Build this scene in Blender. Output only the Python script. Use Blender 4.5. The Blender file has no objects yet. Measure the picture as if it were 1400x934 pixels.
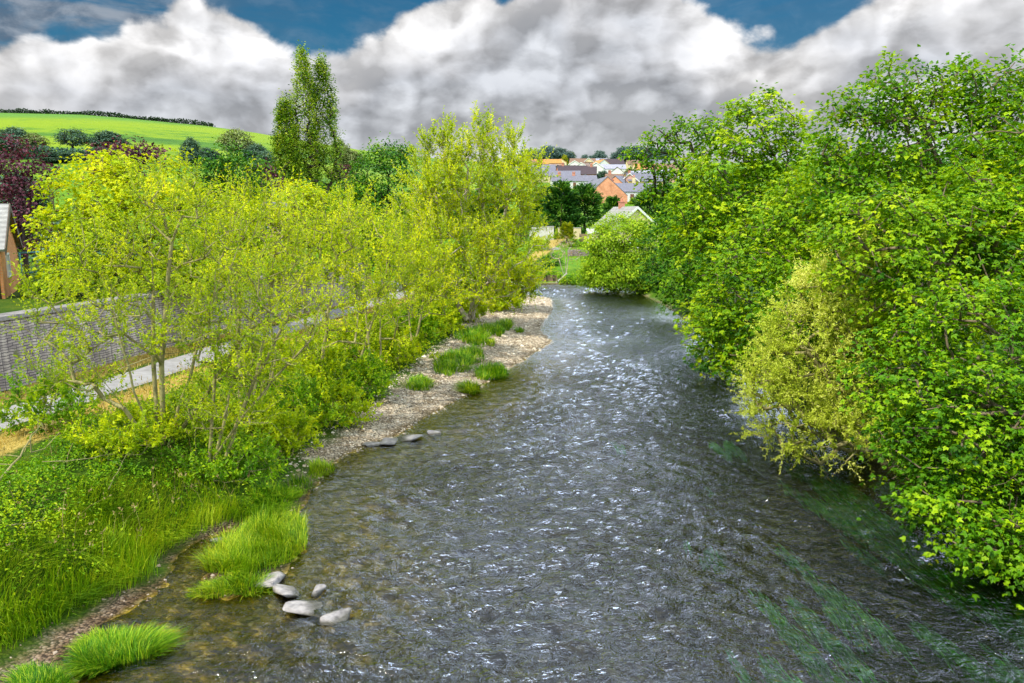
import bpy, math, random
import numpy as np

rng = np.random.default_rng(7)
random.seed(7)
scene = bpy.context.scene
COL = scene.collection
R = math.radians

# ------------------------------------------------------------------ camera
CAM_Z = 8.0
PITCH = R(9.57)
cam_d = bpy.data.cameras.new('camera')
cam = bpy.data.objects.new('camera', cam_d)
COL.objects.link(cam)
cam_d.sensor_width = 36.0
cam_d.lens = 27.0
cam_d.clip_end = 6000
cam_d.clip_start = 0.1
cam.location = (0, 0, CAM_Z)
cam.rotation_euler = (R(90) - PITCH, 0, 0)
scene.camera = cam
scene.view_settings.view_transform = 'Standard'
scene.view_settings.look = 'None'
scene.view_settings.exposure = 0
scene.cycles.use_denoising = True
scene.cycles.max_bounces = 6
scene.cycles.diffuse_bounces = 3
scene.cycles.glossy_bounces = 2
scene.cycles.transmission_bounces = 3
scene.cycles.transparent_max_bounces = 6
scene.cycles.caustics_reflective = False
scene.cycles.caustics_refractive = False
scene.cycles.sample_clamp_indirect = 4.0

CP, SP = math.cos(PITCH), math.sin(PITCH)


def ray(px, py):
    u = (px - 700) / 1050.0
    v = (467 - py) / 1050.0
    return np.array([u, CP + v * SP, -SP + v * CP])


def at(px, py, Y):
    """world point seen at that place, Y metres in front"""
    d = ray(px, py)
    t = Y / d[1]
    return np.array([0, 0, CAM_Z]) + d * t


def gr(px, py, z=0.0):
    """world point on the level z"""
    d = ray(px, py)
    t = (z - CAM_Z) / d[2]
    return np.array([0, 0, CAM_Z]) + d * t


def mpp(Y):
    return Y / 1050.0 * 1.0


# ------------------------------------------------------------------ mesh helpers
def mesh_np(name, V, polys, mat=None, tone=None, parent=None, smooth=False, attrs=None):
    """V (n,3); polys: list of (k,m) int arrays"""
    me = bpy.data.meshes.new(name)
    V = np.asarray(V, dtype=np.float32)
    polys = [np.asarray(p, dtype=np.int32) for p in polys if len(p)]
    loops = np.concatenate([p.ravel() for p in polys])
    tot = np.concatenate([np.full(len(p), p.shape[1], dtype=np.int32) for p in polys])
    st = np.concatenate([[0], np.cumsum(tot)[:-1]]).astype(np.int32)
    me.vertices.add(len(V))
    me.vertices.foreach_set('co', V.ravel())
    me.loops.add(len(loops))
    me.loops.foreach_set('vertex_index', loops)
    me.polygons.add(len(tot))
    me.polygons.foreach_set('loop_start', st)
    me.polygons.foreach_set('loop_total', tot)
    me.polygons.foreach_set('use_smooth', np.full(len(tot), bool(smooth)))
    if tone is not None:
        a = me.attributes.new('tone', 'FLOAT', 'FACE')
        a.data.foreach_set('value', np.asarray(tone, dtype=np.float32))
    if attrs:
        for k, v in attrs.items():
            a = me.attributes.new(k, 'FLOAT', 'POINT')
            a.data.foreach_set('value', np.asarray(v, dtype=np.float32))
    me.update(calc_edges=True)
    o = bpy.data.objects.new(name, me)
    COL.objects.link(o)
    if mat:
        me.materials.append(mat)
    if parent:
        o.parent = parent
    return o


class MB:
    """collects simple shapes; build() links them as ONE mesh"""

    def __init__(self):
        self.v = []
        self.f = []
        self.n = 0

    def add(self, verts, faces):
        self.v += [tuple(map(float, p)) for p in verts]
        self.f += [[i + self.n for i in f] for f in faces]
        self.n += len(verts)

    def box(self, c, s, rz=0.0):
        cx, cy, cz = c
        sx, sy, sz = s[0] / 2, s[1] / 2, s[2] / 2
        co, si = math.cos(rz), math.sin(rz)
        vs = []
        for z in (-sz, sz):
            for x, y in ((-sx, -sy), (sx, -sy), (sx, sy), (-sx, sy)):
                vs.append((cx + x * co - y * si, cy + x * si + y * co, cz + z))
        self.add(vs, [[0, 3, 2, 1], [4, 5, 6, 7], [0, 1, 5, 4], [1, 2, 6, 5], [2, 3, 7, 6], [3, 0, 4, 7]])

    def prism(self, pts, off):
        """polygon pts extruded by vector off"""
        n = len(pts)
        off = np.array(off)
        vs = [np.array(p, float) for p in pts] + [np.array(p, float) + off for p in pts]
        fs = [list(range(n))[::-1], list(range(n, 2 * n))]
        for i in range(n):
            j = (i + 1) % n
            fs.append([i, j, n + j, n + i])
        self.add(vs, fs)

    def tube(self, pts, rad, k=8):
        pts = [np.array(p, float) for p in pts]
        if not hasattr(rad, '__len__'):
            rad = [rad] * len(pts)
        rings = []
        vs = []
        for i, p in enumerate(pts):
            a = pts[max(i - 1, 0)]
            b = pts[min(i + 1, len(pts) - 1)]
            d = b - a
            d = d / (np.linalg.norm(d) + 1e-9)
            up = np.array([0, 0, 1.0]) if abs(d[2]) < .9 else np.array([1.0, 0, 0])
            s = np.cross(d, up)
            s /= np.linalg.norm(s)
            t = np.cross(s, d)
            for j in range(k):
                w = 2 * math.pi * j / k
                vs.append(p + rad[i] * (math.cos(w) * s + math.sin(w) * t))
        fs = []
        for i in range(len(pts) - 1):
            for j in range(k):
                j2 = (j + 1) % k
                fs.append([i * k + j, i * k + j2, (i + 1) * k + j2, (i + 1) * k + j])
        fs.append(list(range(k))[::-1])
        fs.append([(len(pts) - 1) * k + j for j in range(k)])
        self.add(vs, fs)

    def build(self, name, mat, parent=None, smooth=False):
        me = bpy.data.meshes.new(name)
        me.from_pydata(self.v, [], self.f)
        me.validate()
        me.update()
        if smooth:
            me.polygons.foreach_set('use_smooth', np.full(len(me.polygons), True))
        o = bpy.data.objects.new(name, me)
        COL.objects.link(o)
        me.materials.append(mat)
        if parent:
            o.parent = parent
        return o


def tag(o, label=None, cat=None, group=None, kind=None):
    if label:
        o['label'] = label
    if cat:
        o['category'] = cat
    if group:
        o['group'] = group
    if kind:
        o['kind'] = kind
    return o


def empty(name, loc=(0, 0, 0), rz=0.0, label=None, cat=None, group=None):
    o = bpy.data.objects.new(name, None)
    COL.objects.link(o)
    o.location = loc
    o.rotation_euler = (0, 0, rz)
    o.empty_display_size = 0.2
    return tag(o, label, cat, group)


# ------------------------------------------------------------------ node helpers
class NT:
    def __init__(self, tree):
        self.t = tree
        self.n = tree.nodes
        self.l = tree.links

    def new(self, typ, **kw):
        nd = self.n.new(typ)
        for k, v in kw.items():
            setattr(nd, k, v)
        return nd

    def put(self, sock, val):
        if hasattr(val, 'is_linked') or isinstance(val, bpy.types.NodeSocket):
            self.l.new(val, sock)
        else:
            sock.default_value = val

    def math(self, op, a, b=None, c=None, clamp=False):
        nd = self.new('ShaderNodeMath', operation=op, use_clamp=clamp)
        self.put(nd.inputs[0], a)
        if b is not None:
            self.put(nd.inputs[1], b)
        if c is not None:
            self.put(nd.inputs[2], c)
        return nd.outputs[0]

    def mix(self, f, a, b, mode='MIX'):
        nd = self.new('ShaderNodeMix', data_type='RGBA', blend_type=mode)
        self.put(nd.inputs[0], f)
        self.put(nd.inputs[6], a if not isinstance(a, tuple) else (*a[:3], 1))
        self.put(nd.inputs[7], b if not isinstance(b, tuple) else (*b[:3], 1))
        return nd.outputs[2]

    def ramp(self, f, stops, interp='LINEAR'):
        nd = self.new('ShaderNodeValToRGB')
        cr = nd.color_ramp
        cr.interpolation = interp
        while len(cr.elements) < len(stops):
            cr.elements.new(0.5)
        for e, (p, c) in zip(cr.elements, stops):
            e.position = p
            e.color = (*c[:3], 1) if hasattr(c, '__len__') else (c, c, c, 1)
        self.put(nd.inputs[0], f)
        return nd.outputs[0]

    def smooth(self, x, lo, hi):
        nd = self.new('ShaderNodeMapRange', interpolation_type='SMOOTHSTEP')
        self.put(nd.inputs[0], x)
        self.put(nd.inputs[1], lo)
        self.put(nd.inputs[2], hi)
        return nd.outputs[0]

    def noise(self, vec, scale, detail=4, rough=.55, dist=0.0, dim='3D'):
        nd = self.new('ShaderNodeTexNoise', noise_dimensions=dim)
        if vec is not None:
            self.l.new(vec, nd.inputs['Vector'])
        nd.inputs['Scale'].default_value = scale
        nd.inputs['Detail'].default_value = detail
        nd.inputs['Roughness'].default_value = rough
        nd.inputs['Distortion'].default_value = dist
        return nd.outputs[0]

    def comb(self, x, y, z=0.0):
        nd = self.new('ShaderNodeCombineXYZ')
        self.put(nd.inputs[0], x)
        self.put(nd.inputs[1], y)
        self.put(nd.inputs[2], z)
        return nd.outputs[0]

    def sep(self, v):
        nd = self.new('ShaderNodeSeparateXYZ')
        self.l.new(v, nd.inputs[0])
        return nd.outputs

    def attr(self, name):
        return self.new('ShaderNodeAttribute', attribute_name=name).outputs['Fac']

    def pos(self):
        return self.new('ShaderNodeNewGeometry').outputs['Position']

    def obj(self):
        return self.new('ShaderNodeTexCoord').outputs['Object']

    def mapv(self, v, scale=(1, 1, 1), rot=(0, 0, 0), loc=(0, 0, 0)):
        nd = self.new('ShaderNodeMapping')
        self.l.new(v, nd.inputs[0])
        nd.inputs['Scale'].default_value = scale
        nd.inputs['Rotation'].default_value = rot
        nd.inputs['Location'].default_value = loc
        return nd.outputs[0]

    def bump(self, h, strength=.5, dist=.1):
        nd = self.new('ShaderNodeBump')
        nd.inputs['Strength'].default_value = strength
        nd.inputs['Distance'].default_value = dist
        self.l.new(h, nd.inputs['Height'])
        return nd.outputs[0]


def material(name):
    m = bpy.data.materials.new(name)
    m.use_nodes = True
    nt = NT(m.node_tree)
    b = m.node_tree.nodes['Principled BSDF']
    return m, nt, b


def simple_mat(name, col, col2=None, rough=.8, scale=3.0, bump=0.0, stretch=(1, 1, 1), spec=.3, detail=5):
    m, nt, b = material(name)
    v = nt.mapv(nt.obj(), stretch)
    n = nt.noise(v, scale, detail, .6)
    c2 = col2 or tuple(x * .6 for x in col)
    c = nt.ramp(n, [(.3, c2), (.7, col)])
    nt.l.new(c, b.inputs['Base Color'])
    b.inputs['Roughness'].default_value = rough
    b.inputs['Specular IOR Level'].default_value = spec
    if bump:
        nt.l.new(nt.bump(n, bump, .05), b.inputs['Normal'])
    return m


def leaf_mat(name, dark, mid, light, transl=.35, var=.25, tr_col=None, spec=.25, pscale=.5):
    m, nt, b = material(name)
    t = nt.attr('tone')
    n = nt.noise(nt.pos(), pscale, 3, .6)
    f = nt.math('ADD', t, nt.math('MULTIPLY', nt.math('SUBTRACT', n, .5), var * 2))
    c = nt.ramp(f, [(0.05, dark), (.5, mid), (.95, light)])
    nt.l.new(c, b.inputs['Base Color'])
    b.inputs['Roughness'].default_value = .5
    b.inputs['Specular IOR Level'].default_value = spec
    tr = nt.new('ShaderNodeBsdfTranslucent')
    tc = nt.mix(1.0, c, tr_col or (1.25, 1.1, .45), 'MULTIPLY')
    nt.l.new(tc, tr.inputs[0])
    mx = nt.new('ShaderNodeMixShader')
    mx.inputs[0].default_value = transl
    nt.l.new(b.outputs[0], mx.inputs[1])
    nt.l.new(tr.outputs[0], mx.inputs[2])
    nt.l.new(mx.outputs[0], m.node_tree.nodes['Material Output'].inputs[0])
    return m


# ------------------------------------------------------------------ light and sky
SUN_AZ = R(-128)      # where the sun stands, measured from +Y towards +X (behind the left shoulder)
SUN_EL = R(48)
sdir = np.array([math.sin(SUN_AZ) * math.cos(SUN_EL), math.cos(SUN_AZ) * math.cos(SUN_EL), math.sin(SUN_EL)])
ld = bpy.data.lights.new('sun', 'SUN')
ld.energy = 5.0
ld.angle = R(1.2)
ld.color = (1.0, .94, .82)
sun = bpy.data.objects.new('sun', ld)
COL.objects.link(sun)
from mathutils import Vector
sun.rotation_euler = Vector(sdir).to_track_quat('Z', 'Y').to_euler()
sun.location = (0, 0, 60)

world = bpy.data.worlds.new('World')
scene.world = world
world.use_nodes = True
nt = NT(world.node_tree)
bg = world.node_tree.nodes['Background']
sky = nt.new('ShaderNodeTexSky', sky_type='NISHITA', sun_disc=False)
sky.sun_elevation = SUN_EL
sky.sun_rotation = SUN_AZ
sky.altitude = 100
D = nt.new('ShaderNodeTexCoord').outputs['Generated']
dx, dy, dz = nt.sep(D)
az = nt.math('ARCTAN2', dx, dy)
el = nt.math('ARCSINE', dz)
# cloud deck: the height of its upper edge by azimuth (read off the photograph's skyline of cloud)
tops = [(-500, 60), (0, 78), (90, 62), (160, 42), (215, 24), (270, 22), (310, 38), (350, 62), (400, 84), (435, 80), (480, 72), (530, 45),
        (590, 30), (650, 10), (720, -15), (800, -30), (870, -25), (920, 5), (960, 24), (1000, 36), (1040, 58), (1085, 66), (1120, 62),
        (1165, 30), (1220, 2), (1290, -10), (1400, -20), (1900, -40)]
ELM, AZM = .34, 1.3


def pix_azel(px, py):
    d = ray(px, py)
    return math.atan2(d[0], d[1]), math.atan2(d[2], math.hypot(d[0], d[1]))


stops = []
for px, py in tops:
    a, e = pix_azel(px, py)
    stops.append((a / AZM + .5, e / ELM))
T = nt.math('MULTIPLY', nt.ramp(nt.math('MULTIPLY_ADD', az, 1 / AZM, .5), stops), ELM)
P = nt.comb(az, nt.math('MULTIPLY', el, 1.35), 0.37)


def puff(vec, scale, det, rough):
    """billowy noise: rounded lumps"""
    n = nt.new('ShaderNodeTexVoronoi', feature='F1', voronoi_dimensions='2D')
    nt.l.new(vec, n.inputs['Vector'])
    n.inputs['Scale'].default_value = scale
    n.inputs['Detail'].default_value = det
    n.inputs['Roughness'].default_value = rough
    n.normalize = True
    return nt.math('SUBTRACT', 1.0, n.outputs['Distance'])


wv = nt.new('ShaderNodeTexNoise')
nt.l.new(P, wv.inputs['Vector'])
wv.inputs['Scale'].default_value = 7
wv.inputs['Detail'].default_value = 5
vm = nt.new('ShaderNodeVectorMath', operation='MULTIPLY_ADD')
nt.l.new(wv.outputs['Color'], vm.inputs[0])
vm.inputs[1].default_value = (.11, .11, 0)
nt.l.new(P, vm.inputs[2])
PW = vm.outputs[0]
p1 = puff(PW, 7.0, 2.5, .5)
p1b = puff(nt.mapv(PW, loc=(.012, -.016, 0)), 7.0, 2.5, .5)
n1 = nt.noise(P, 7.5, 7, .56)
nlow = nt.noise(nt.mapv(P, (1, 1.6, 1), loc=(3.1, .4, 0)), 4.6, 3, .5, .4)
nfine = nt.noise(nt.mapv(P, (1, 1.05, 1), loc=(1.7, 2.4, 0)), 20, 5, .6, .3)
edge = nt.math('ADD', nt.math('SUBTRACT', T, el), nt.math('MULTIPLY', nt.math('SUBTRACT', n1, .5), .07))
edge = nt.math('ADD', edge, nt.math('MULTIPLY', nt.math('SUBTRACT', p1, .60), .11))
edge = nt.math('ADD', edge, nt.math('MULTIPLY', nt.math('SUBTRACT', nfine, .5), .025))
mask_a = nt.smooth(edge, -.004, .012)
# over-bright cloud added above view for fill light; thin grey wisps in the blue
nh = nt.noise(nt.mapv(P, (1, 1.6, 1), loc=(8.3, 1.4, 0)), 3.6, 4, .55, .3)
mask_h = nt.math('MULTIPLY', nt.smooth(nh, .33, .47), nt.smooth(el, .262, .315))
nw = nt.noise(nt.mapv(P, (1, 2.6, 1), loc=(5.2, 7.7, 0)), 5.5, 5, .6, .5)
left = nt.smooth(az, -.30, -.43)
wisp = nt.math('MULTIPLY', nt.smooth(nw, .38, .60), nt.math('MULTIPLY_ADD', left, .72, .22))
# cloud colour
depth = nt.math('MULTIPLY', edge, 1 / .21)
k = nt.math('ADD', depth, nt.math('MULTIPLY', nt.math('SUBTRACT', nlow, .5), 1.1), clamp=True)
ccol = nt.ramp(k, [(0, (.84, .83, .83)), (.16, (.75, .75, .765)), (.36, (.57, .58, .61)), (.52, (.48, .50, .54)), (.75, (.58, .60, .635)), (1, (.63, .65, .68))])
bill = nt.math('ADD', nt.math('MULTIPLY', nt.math('SUBTRACT', p1, p1b), 3.6), nt.math('MULTIPLY', nt.math('SUBTRACT', nfine, .5), .75))
bill = nt.math('ADD', bill, nt.math('MULTIPLY', nt.math('SUBTRACT', n1, .5), 1.1))
bfac = nt.math('ADD', bill, 1.0)
bfac = nt.math('MAXIMUM', bfac, .68)
bfac = nt.math('MINIMUM', bfac, 1.42)
ndark = nt.noise(nt.mapv(P, (1, 1.5, 1), loc=(2.2, 9.1, 0)), 8.0, 5, .58, .1)
bfac = nt.math('MULTIPLY', bfac, nt.math('MULTIPLY_ADD', nt.smooth(ndark, .50, .64), -.24, 1.06))
ccol = nt.mix(1.0, ccol, nt.comb(bfac, bfac, bfac), 'MULTIPLY')
# band of paler cloud low over the hills
low = nt.smooth(el, .12, .035)
ccol = nt.mix(nt.math('MULTIPLY', low, .5), ccol, (.52, .54, .57))
blue = nt.mix(1.0, sky.outputs[0], (.015, .052, .068), 'MULTIPLY')
wcol = nt.mix(nt.smooth(nfine, .35, .65), (.12, .17, .24), (.34, .39, .46))
c = nt.mix(wisp, blue, wcol)
# unseen sky: brightness shaped for river reflections, dimmed at left so the bed shows
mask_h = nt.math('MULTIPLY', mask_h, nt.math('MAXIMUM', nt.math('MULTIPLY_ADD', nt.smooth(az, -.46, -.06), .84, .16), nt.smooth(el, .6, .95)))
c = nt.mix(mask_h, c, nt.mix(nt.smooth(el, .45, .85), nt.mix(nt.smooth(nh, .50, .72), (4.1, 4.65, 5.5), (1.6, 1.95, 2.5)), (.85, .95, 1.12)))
c = nt.mix(mask_a, c, ccol)
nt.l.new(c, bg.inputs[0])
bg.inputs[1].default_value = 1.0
world.cycles.sampling_method = 'MANUAL'
world.cycles.sample_map_resolution = 512

# ------------------------------------------------------------------ terrain
# water outline (metres); the river runs away from the bridge and bends left at its far end
px_shore = [(110, 960), (92, 905), (150, 850), (228, 800), (240, 768), (262, 745), (292, 734), (318, 722), (322, 738), (285, 772), (268, 806), (305, 822),
            (350, 806), (396, 782), (420, 742), (408, 706), (432, 668), (452, 640), (478, 618), (540, 598), (585, 570), (640, 540), (690, 508), (735, 480), (756, 466),
            (738, 455), (742, 440), (756, 424), (752, 408)]
shore = [(-14, -12), (-10.5, 4), (-9.0, 10.5)] + [tuple(gr(a, b)[:2]) for a, b in px_shore]
shore += [(2.2, 74), (-1.5, 77.5), (-9, 80), (-20, 82), (-46, 84), (-60, 86), (-60, 98), (-45, 97), (-20, 95), (-6, 91), (-1.0, 88.3), (4.0, 87.0), (9, 86.6), (11.8, 83), (12.6, 76),
          (13.2, 66), (12.9, 55), (12.4, 45), (11.6, 36), (11.3, 28), (11.9, 23), (12.8, 18), (13.6, 14), (14.5, 6), (16, -12)]
SH = np.array(shore)


def shore_dist(x, y):
    """signed distance to the water's edge, positive on land"""
    x = np.asarray(x, float)
    y = np.asarray(y, float)
    sh = x.shape
    x = x.ravel()
    y = y.ravel()
    best = np.full(x.shape, 1e9)
    inside = np.zeros(x.shape, bool)
    A = SH
    B = np.roll(SH, -1, axis=0)
    for (ax, ay), (bx, by) in zip(A, B):
        ex, ey = bx - ax, by - ay
        t = np.clip(((x - ax) * ex + (y - ay) * ey) / (ex * ex + ey * ey + 1e-9), 0, 1)
        d = (x - ax - t * ex) ** 2 + (y - ay - t * ey) ** 2
        best = np.minimum(best, d)
        cr = (ay > y) != (by > y)
        xi = ax + (y - ay) / (ey if abs(ey) > 1e-9 else 1e-9) * ex
        inside ^= cr & (x < xi)
    d = np.sqrt(best)
    return np.where(inside, -d, d).reshape(sh)


def sstep(t):
    t = np.clip(t, 0, 1)
    return t * t * (3 - 2 * t)


class VN:
    """cheap smooth value noise on the plane"""

    def __init__(self, seed):
        self.g = np.random.default_rng(seed).random((256, 256))

    def __call__(self, x, y, s=1.0):
        x = np.asarray(x) * s + 1000.0
        y = np.asarray(y) * s + 1000.0
        xi = np.floor(x).astype(int)
        yi = np.floor(y).astype(int)
        fx = x - xi
        fy = y - yi
        fx = fx * fx * (3 - 2 * fx)
        fy = fy * fy * (3 - 2 * fy)
        g = self.g
        a = g[xi % 256, yi % 256]
        b = g[(xi + 1) % 256, yi % 256]
        c = g[xi % 256, (yi + 1) % 256]
        d = g[(xi + 1) % 256, (yi + 1) % 256]
        return (a * (1 - fx) + b * fx) * (1 - fy) + (c * (1 - fx) + d * fx) * fy

    def fbm(self, x, y, s=1.0, o=4):
        r = 0
        a = .5
        for i in range(o):
            r = r + a * self(np.asarray(x) + 17.3 * i, np.asarray(y) - 9.1 * i, s * 2 ** i)
            a *= .5
        return r / (1 - .5 ** o)


vn = VN(3)
vn2 = VN(11)

WALL = [(-22.0, 14.5), (-18.9, 28.1), (-16.5, 38.4), (-13.6, 50.0), (-11.4, 58.5)]
PATH = [(-18.6, 12.0), (-16.3, 23.5), (-14.5, 32.5), (-12.4, 45.6), (-9.2, 60.0), (-8.6, 66), (-11.5, 72), (-20, 76), (-45, 79)]


def polyx(poly, y):
    p = np.array(poly)
    return np.interp(y, p[:, 1], p[:, 0])


US = [-1.2, -.667, -.53, -.37, -.31, -.19, -.06, .06, .2, 1.2]
RS = [.128, .1235, .1205, .1055, .0965, .077, .064, .0612, .0615, .07]
RD = [400, 400, 400, 400, 410, 440, 500, 520, 540, 540]


def hill(x, y):
    yy = np.maximum(y, 30)
    u = x / yy
    s = np.interp(u, US, RS)
    Dm = np.interp(u, US, RD)
    zr = CAM_Z + Dm * s
    t = (y - 135) / (Dm - 135)
    tc = np.clip(t, 0, 1)
    g = 1.02 * tc - .02 * tc ** 8
    zb = 4.1
    z = (zr - zb) * g
    z = np.where(t > 1, (zr - zb) - np.minimum((y - Dm) * .09 + ((y - Dm) / 60) ** 2 * .5, zr + 40), z)
    return np.where(y < 135, 0, z)


GWY = [0, 12, 16, 20, 24, 28, 33, 40, 47, 56, 66, 74, 80]
GWV = [2.4, 1.5, .55, .45, 1.1, 2.3, 3.3, 4.5, 5.5, 5.2, 3.4, 1.2, .4]


def ground(x, y, sd=None):
    x = np.asarray(x, float)
    y = np.asarray(y, float)
    if sd is None:
        sd = shore_dist(x, y)
    leftside = x < np.interp(y, [0, 20, 50, 80, 86, 200], [2, 3, 6.5, 7.5, -60, -60])
    gw = np.interp(y, GWY, GWV)
    gw = np.where(leftside, gw, .25)
    bw = np.where(leftside, 3.6, 2.6)
    zt = np.where(leftside, 1.5, np.where(y > 84, 1.3, 2.4))
    bw = np.where(y > 84, 6.0, bw)
    zl = .11 * np.minimum(sd, gw) + (zt - .11 * gw) * sstep((sd - gw) / bw)
    zl = zl + .10 * (vn.fbm(x, y, .5, 3) - .5) * np.clip(sd * .5, 0, 1) * np.where((sd < gw), .7, 2.0) * np.clip((150 - y) / 60, 0, 1)
    deep = np.where(x > np.interp(y, [0, 20, 50, 86], [3, 4, 8, 9]), 1.25, .62)
    zw = -deep * (1 - np.exp(sd / 3.2)) + .07 * (vn.fbm(x, y, .8, 3) - .5)
    z = np.where(sd < 0, zw, zl)
    # terrace held up by the stone wall on the left
    wx = polyx(WALL, y)
    terr = (x < wx) & (y < 62) & (y > -20)
    z = np.where(terr, 3.9 - .02 * np.clip(wx - x, 0, 20) * 0, z)
    # the path lies level
    px_ = polyx(PATH[:6], y)
    onp = (np.abs(x - px_) < 2.2) & (y < 66)
    z = np.where(onp & ~terr, 1.5 + (z - 1.5) * sstep((np.abs(x - px_) - 1.7) / .5), z)
    # floodplain rising gently behind
    z = z + 2.7 * sstep((y - 91) / 28.0) * (sd > 0) * sstep((sd - 1) / 5)
    return z + hill(x, y)


def spaced(lo, fine0, fine1, step, hi, g):
    a = list(np.arange(fine0, fine1, step))
    s = step
    v = fine1
    while v < hi:
        a.append(v)
        s *= g
        v += s
    a.append(hi)
    s = step
    v = fine0
    b = []
    while v > lo:
        s *= g
        v -= s
        b.append(v)
    return np.array(sorted(b + a))


gx = spaced(-2600, -24, 20, .22, 2600, 1.10)
gy = spaced(-60, 9, 50, .22, 3200, 1.025)
X, Y_ = np.meshgrid(gx, gy)
SD = shore_dist(X, Y_)
Z = ground(X, Y_, SD)
# masks
wx = polyx(WALL, Y_)
pxm = polyx(PATH[:6], Y_)
gwid = np.interp(Y_, GWY, GWV) + .15
gwid = np.where(X < 8, gwid, .5)
gravel = sstep((gwid + .5 * (vn.fbm(X, Y_, .9, 3) - .5) * 3 - SD) / .7) * (Y_ < 90)
straw = np.exp(-(np.abs(np.abs(X - pxm) - 2.3) / .85) ** 2) * (Y_ < 70) * (X > wx)
_a, _b, _c = np.array([-1.2, 90.5]), np.array([3.5, 103.0]), np.array([8.6, 122.0])
for _p, _q in ((_a, _b), (_b, _c)):
    _e = _q - _p
    _t = np.clip(((X - _p[0]) * _e[0] + (Y_ - _p[1]) * _e[1]) / (_e @ _e), 0, 1)
    straw = np.maximum(straw, np.exp(-(np.hypot(X - _p[0] - _t * _e[0], Y_ - _p[1] - _t * _e[1]) / 1.1) ** 4))
field = sstep((Y_ - 170) / 40) * sstep((.02 - X / np.maximum(Y_, 1)) / .1)
nx, ny = len(gx), len(gy)
idx = np.arange(nx * ny).reshape(ny, nx)
quads = np.stack([idx[:-1, :-1].ravel(), idx[:-1, 1:].ravel(), idx[1:, 1:].ravel(), idx[1:, :-1].ravel()], 1)
V = np.stack([X.ravel(), Y_.ravel(), Z.ravel()], 1)

m_ground, nt, b = material('ground_mix')
pos = nt.pos()
px_, py_, pz_ = nt.sep(pos)
# grass
ng = nt.noise(pos, .8, 6, .65)
ng2 = nt.noise(pos, 9, 4, .7)
grass = nt.ramp(nt.math('MULTIPLY_ADD', ng2, .5, nt.math('MULTIPLY', ng, .5)), [(.33, (.035, .10, .004)), (.5, (.10, .24, .006)), (.66, (.28, .36, .012))])
grass = nt.mix(nt.smooth(py_, 85, 62), grass, nt.mix(1.0, grass, (.42, .40, .5), 'MULTIPLY'))
# straw
strawc = nt.ramp(nt.noise(nt.mapv(pos, (6, 2, 6)), 3, 5, .7), [(.3, (.26, .20, .035)), (.7, (.62, .46, .13))])
sm = nt.smooth(nt.math('ADD', nt.attr('straw'), nt.math('MULTIPLY', nt.math('SUBTRACT', ng2, .5), .9)), .25, .6)
g1 = nt.mix(sm, grass, strawc)
# gravel
vor = nt.new('ShaderNodeTexVoronoi')
nt.l.new(pos, vor.inputs['Vector'])
vor.inputs['Scale'].default_value = 17
peb = nt.ramp(nt.sep(vor.outputs['Color'])[0], [(0, (.30, .23, .15)), (.35, (.52, .42, .29)), (.7, (.67, .56, .40)), (1, (.80, .72, .57))])
peb = nt.mix(nt.smooth(vor.outputs['Distance'], .75, .35), (.12, .10, .075), peb)
gn = nt.noise(pos, 1.3, 5, .6)
peb = nt.mix(nt.smooth(gn, .38, .66), peb, nt.mix(1.0, peb, (.62, .55, .45), 'MULTIPLY'))
wet = nt.smooth(pz_, .06, .0)
peb = nt.mix(wet, peb, nt.mix(1.0, peb, (.42, .38, .28), 'MULTIPLY'))
near = nt.smooth(py_, 24, 19)      # the nearest shore is brown mud and shingle
mud = nt.mix(1.0, peb, (.52, .45, .42), 'MULTIPLY')
peb = nt.mix(near, peb, mud)
g2 = nt.mix(nt.attr('gravel'), g1, peb)
# river bed
bv = nt.new('ShaderNodeTexVoronoi')
nt.l.new(nt.mapv(pos, (1, 1, .3)), bv.inputs['Vector'])
bv.inputs['Scale'].default_value = 9
bedc = nt.ramp(nt.sep(bv.outputs['Color'])[0], [(0, (.16, .115, .005)), (.5, (.42, .305, .010)), (.85, (.62, .46, .035)), (1, (.85, .70, .30))])
bedc = nt.mix(nt.smooth(nt.noise(pos, .5, 4, .6), .35, .65), bedc, nt.mix(1.0, bedc, (.55, .55, .4), 'MULTIPLY'))
dk = nt.smooth(pz_, -.16, -.46)  # deeper bed darkened in its colour, in place of light lost in the water
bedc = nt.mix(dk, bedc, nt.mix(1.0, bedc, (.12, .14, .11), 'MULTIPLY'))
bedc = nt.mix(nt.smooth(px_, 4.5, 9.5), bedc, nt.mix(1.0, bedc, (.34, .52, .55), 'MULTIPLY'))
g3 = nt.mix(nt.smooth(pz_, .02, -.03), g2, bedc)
# hillside pasture, with sunlit and cloud-shadowed bands painted into its colour
fn = nt.noise(nt.mapv(pos, (.5, 2.0, 3.0)), .012, 4, .55)
fn2 = nt.noise(nt.mapv(pos, (1, 1, 1)), .15, 5, .7)
fcol = nt.ramp(nt.math('MULTIPLY_ADD', fn2, (.34), nt.math('MULTIPLY', fn, .68)), [(.36, (.05, .14, .015)), (.46, (.085, .20, .015)), (.53, (.19, .30, .008)), (.62, (.22, .32, .008)), (.75, (.10, .21, .015))])
fcol = nt.mix(nt.smooth(nt.math('ADD', pz_, nt.math('MULTIPLY', fn2, 10)), 52, 60), fcol, (.11, .25, .03))
g4 = nt.mix(nt.attr('field'), g3, fcol)
nt.l.new(g4, b.inputs['Base Color'])
b.inputs['Roughness'].default_value = .9
b.inputs['Specular IOR Level'].default_value = .15
hb = nt.math('MULTIPLY_ADD', vor.outputs['Distance'], -.6, nt.math('MULTIPLY', ng2, .8))
nt.l.new(nt.bump(hb, .55, .06), b.inputs['Normal'])
o = mesh_np('ground', V, [quads], m_ground, smooth=True, attrs={'gravel': gravel.ravel(), 'straw': straw.ravel(), 'field': field.ravel()})
tag(o, kind='structure')


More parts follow.
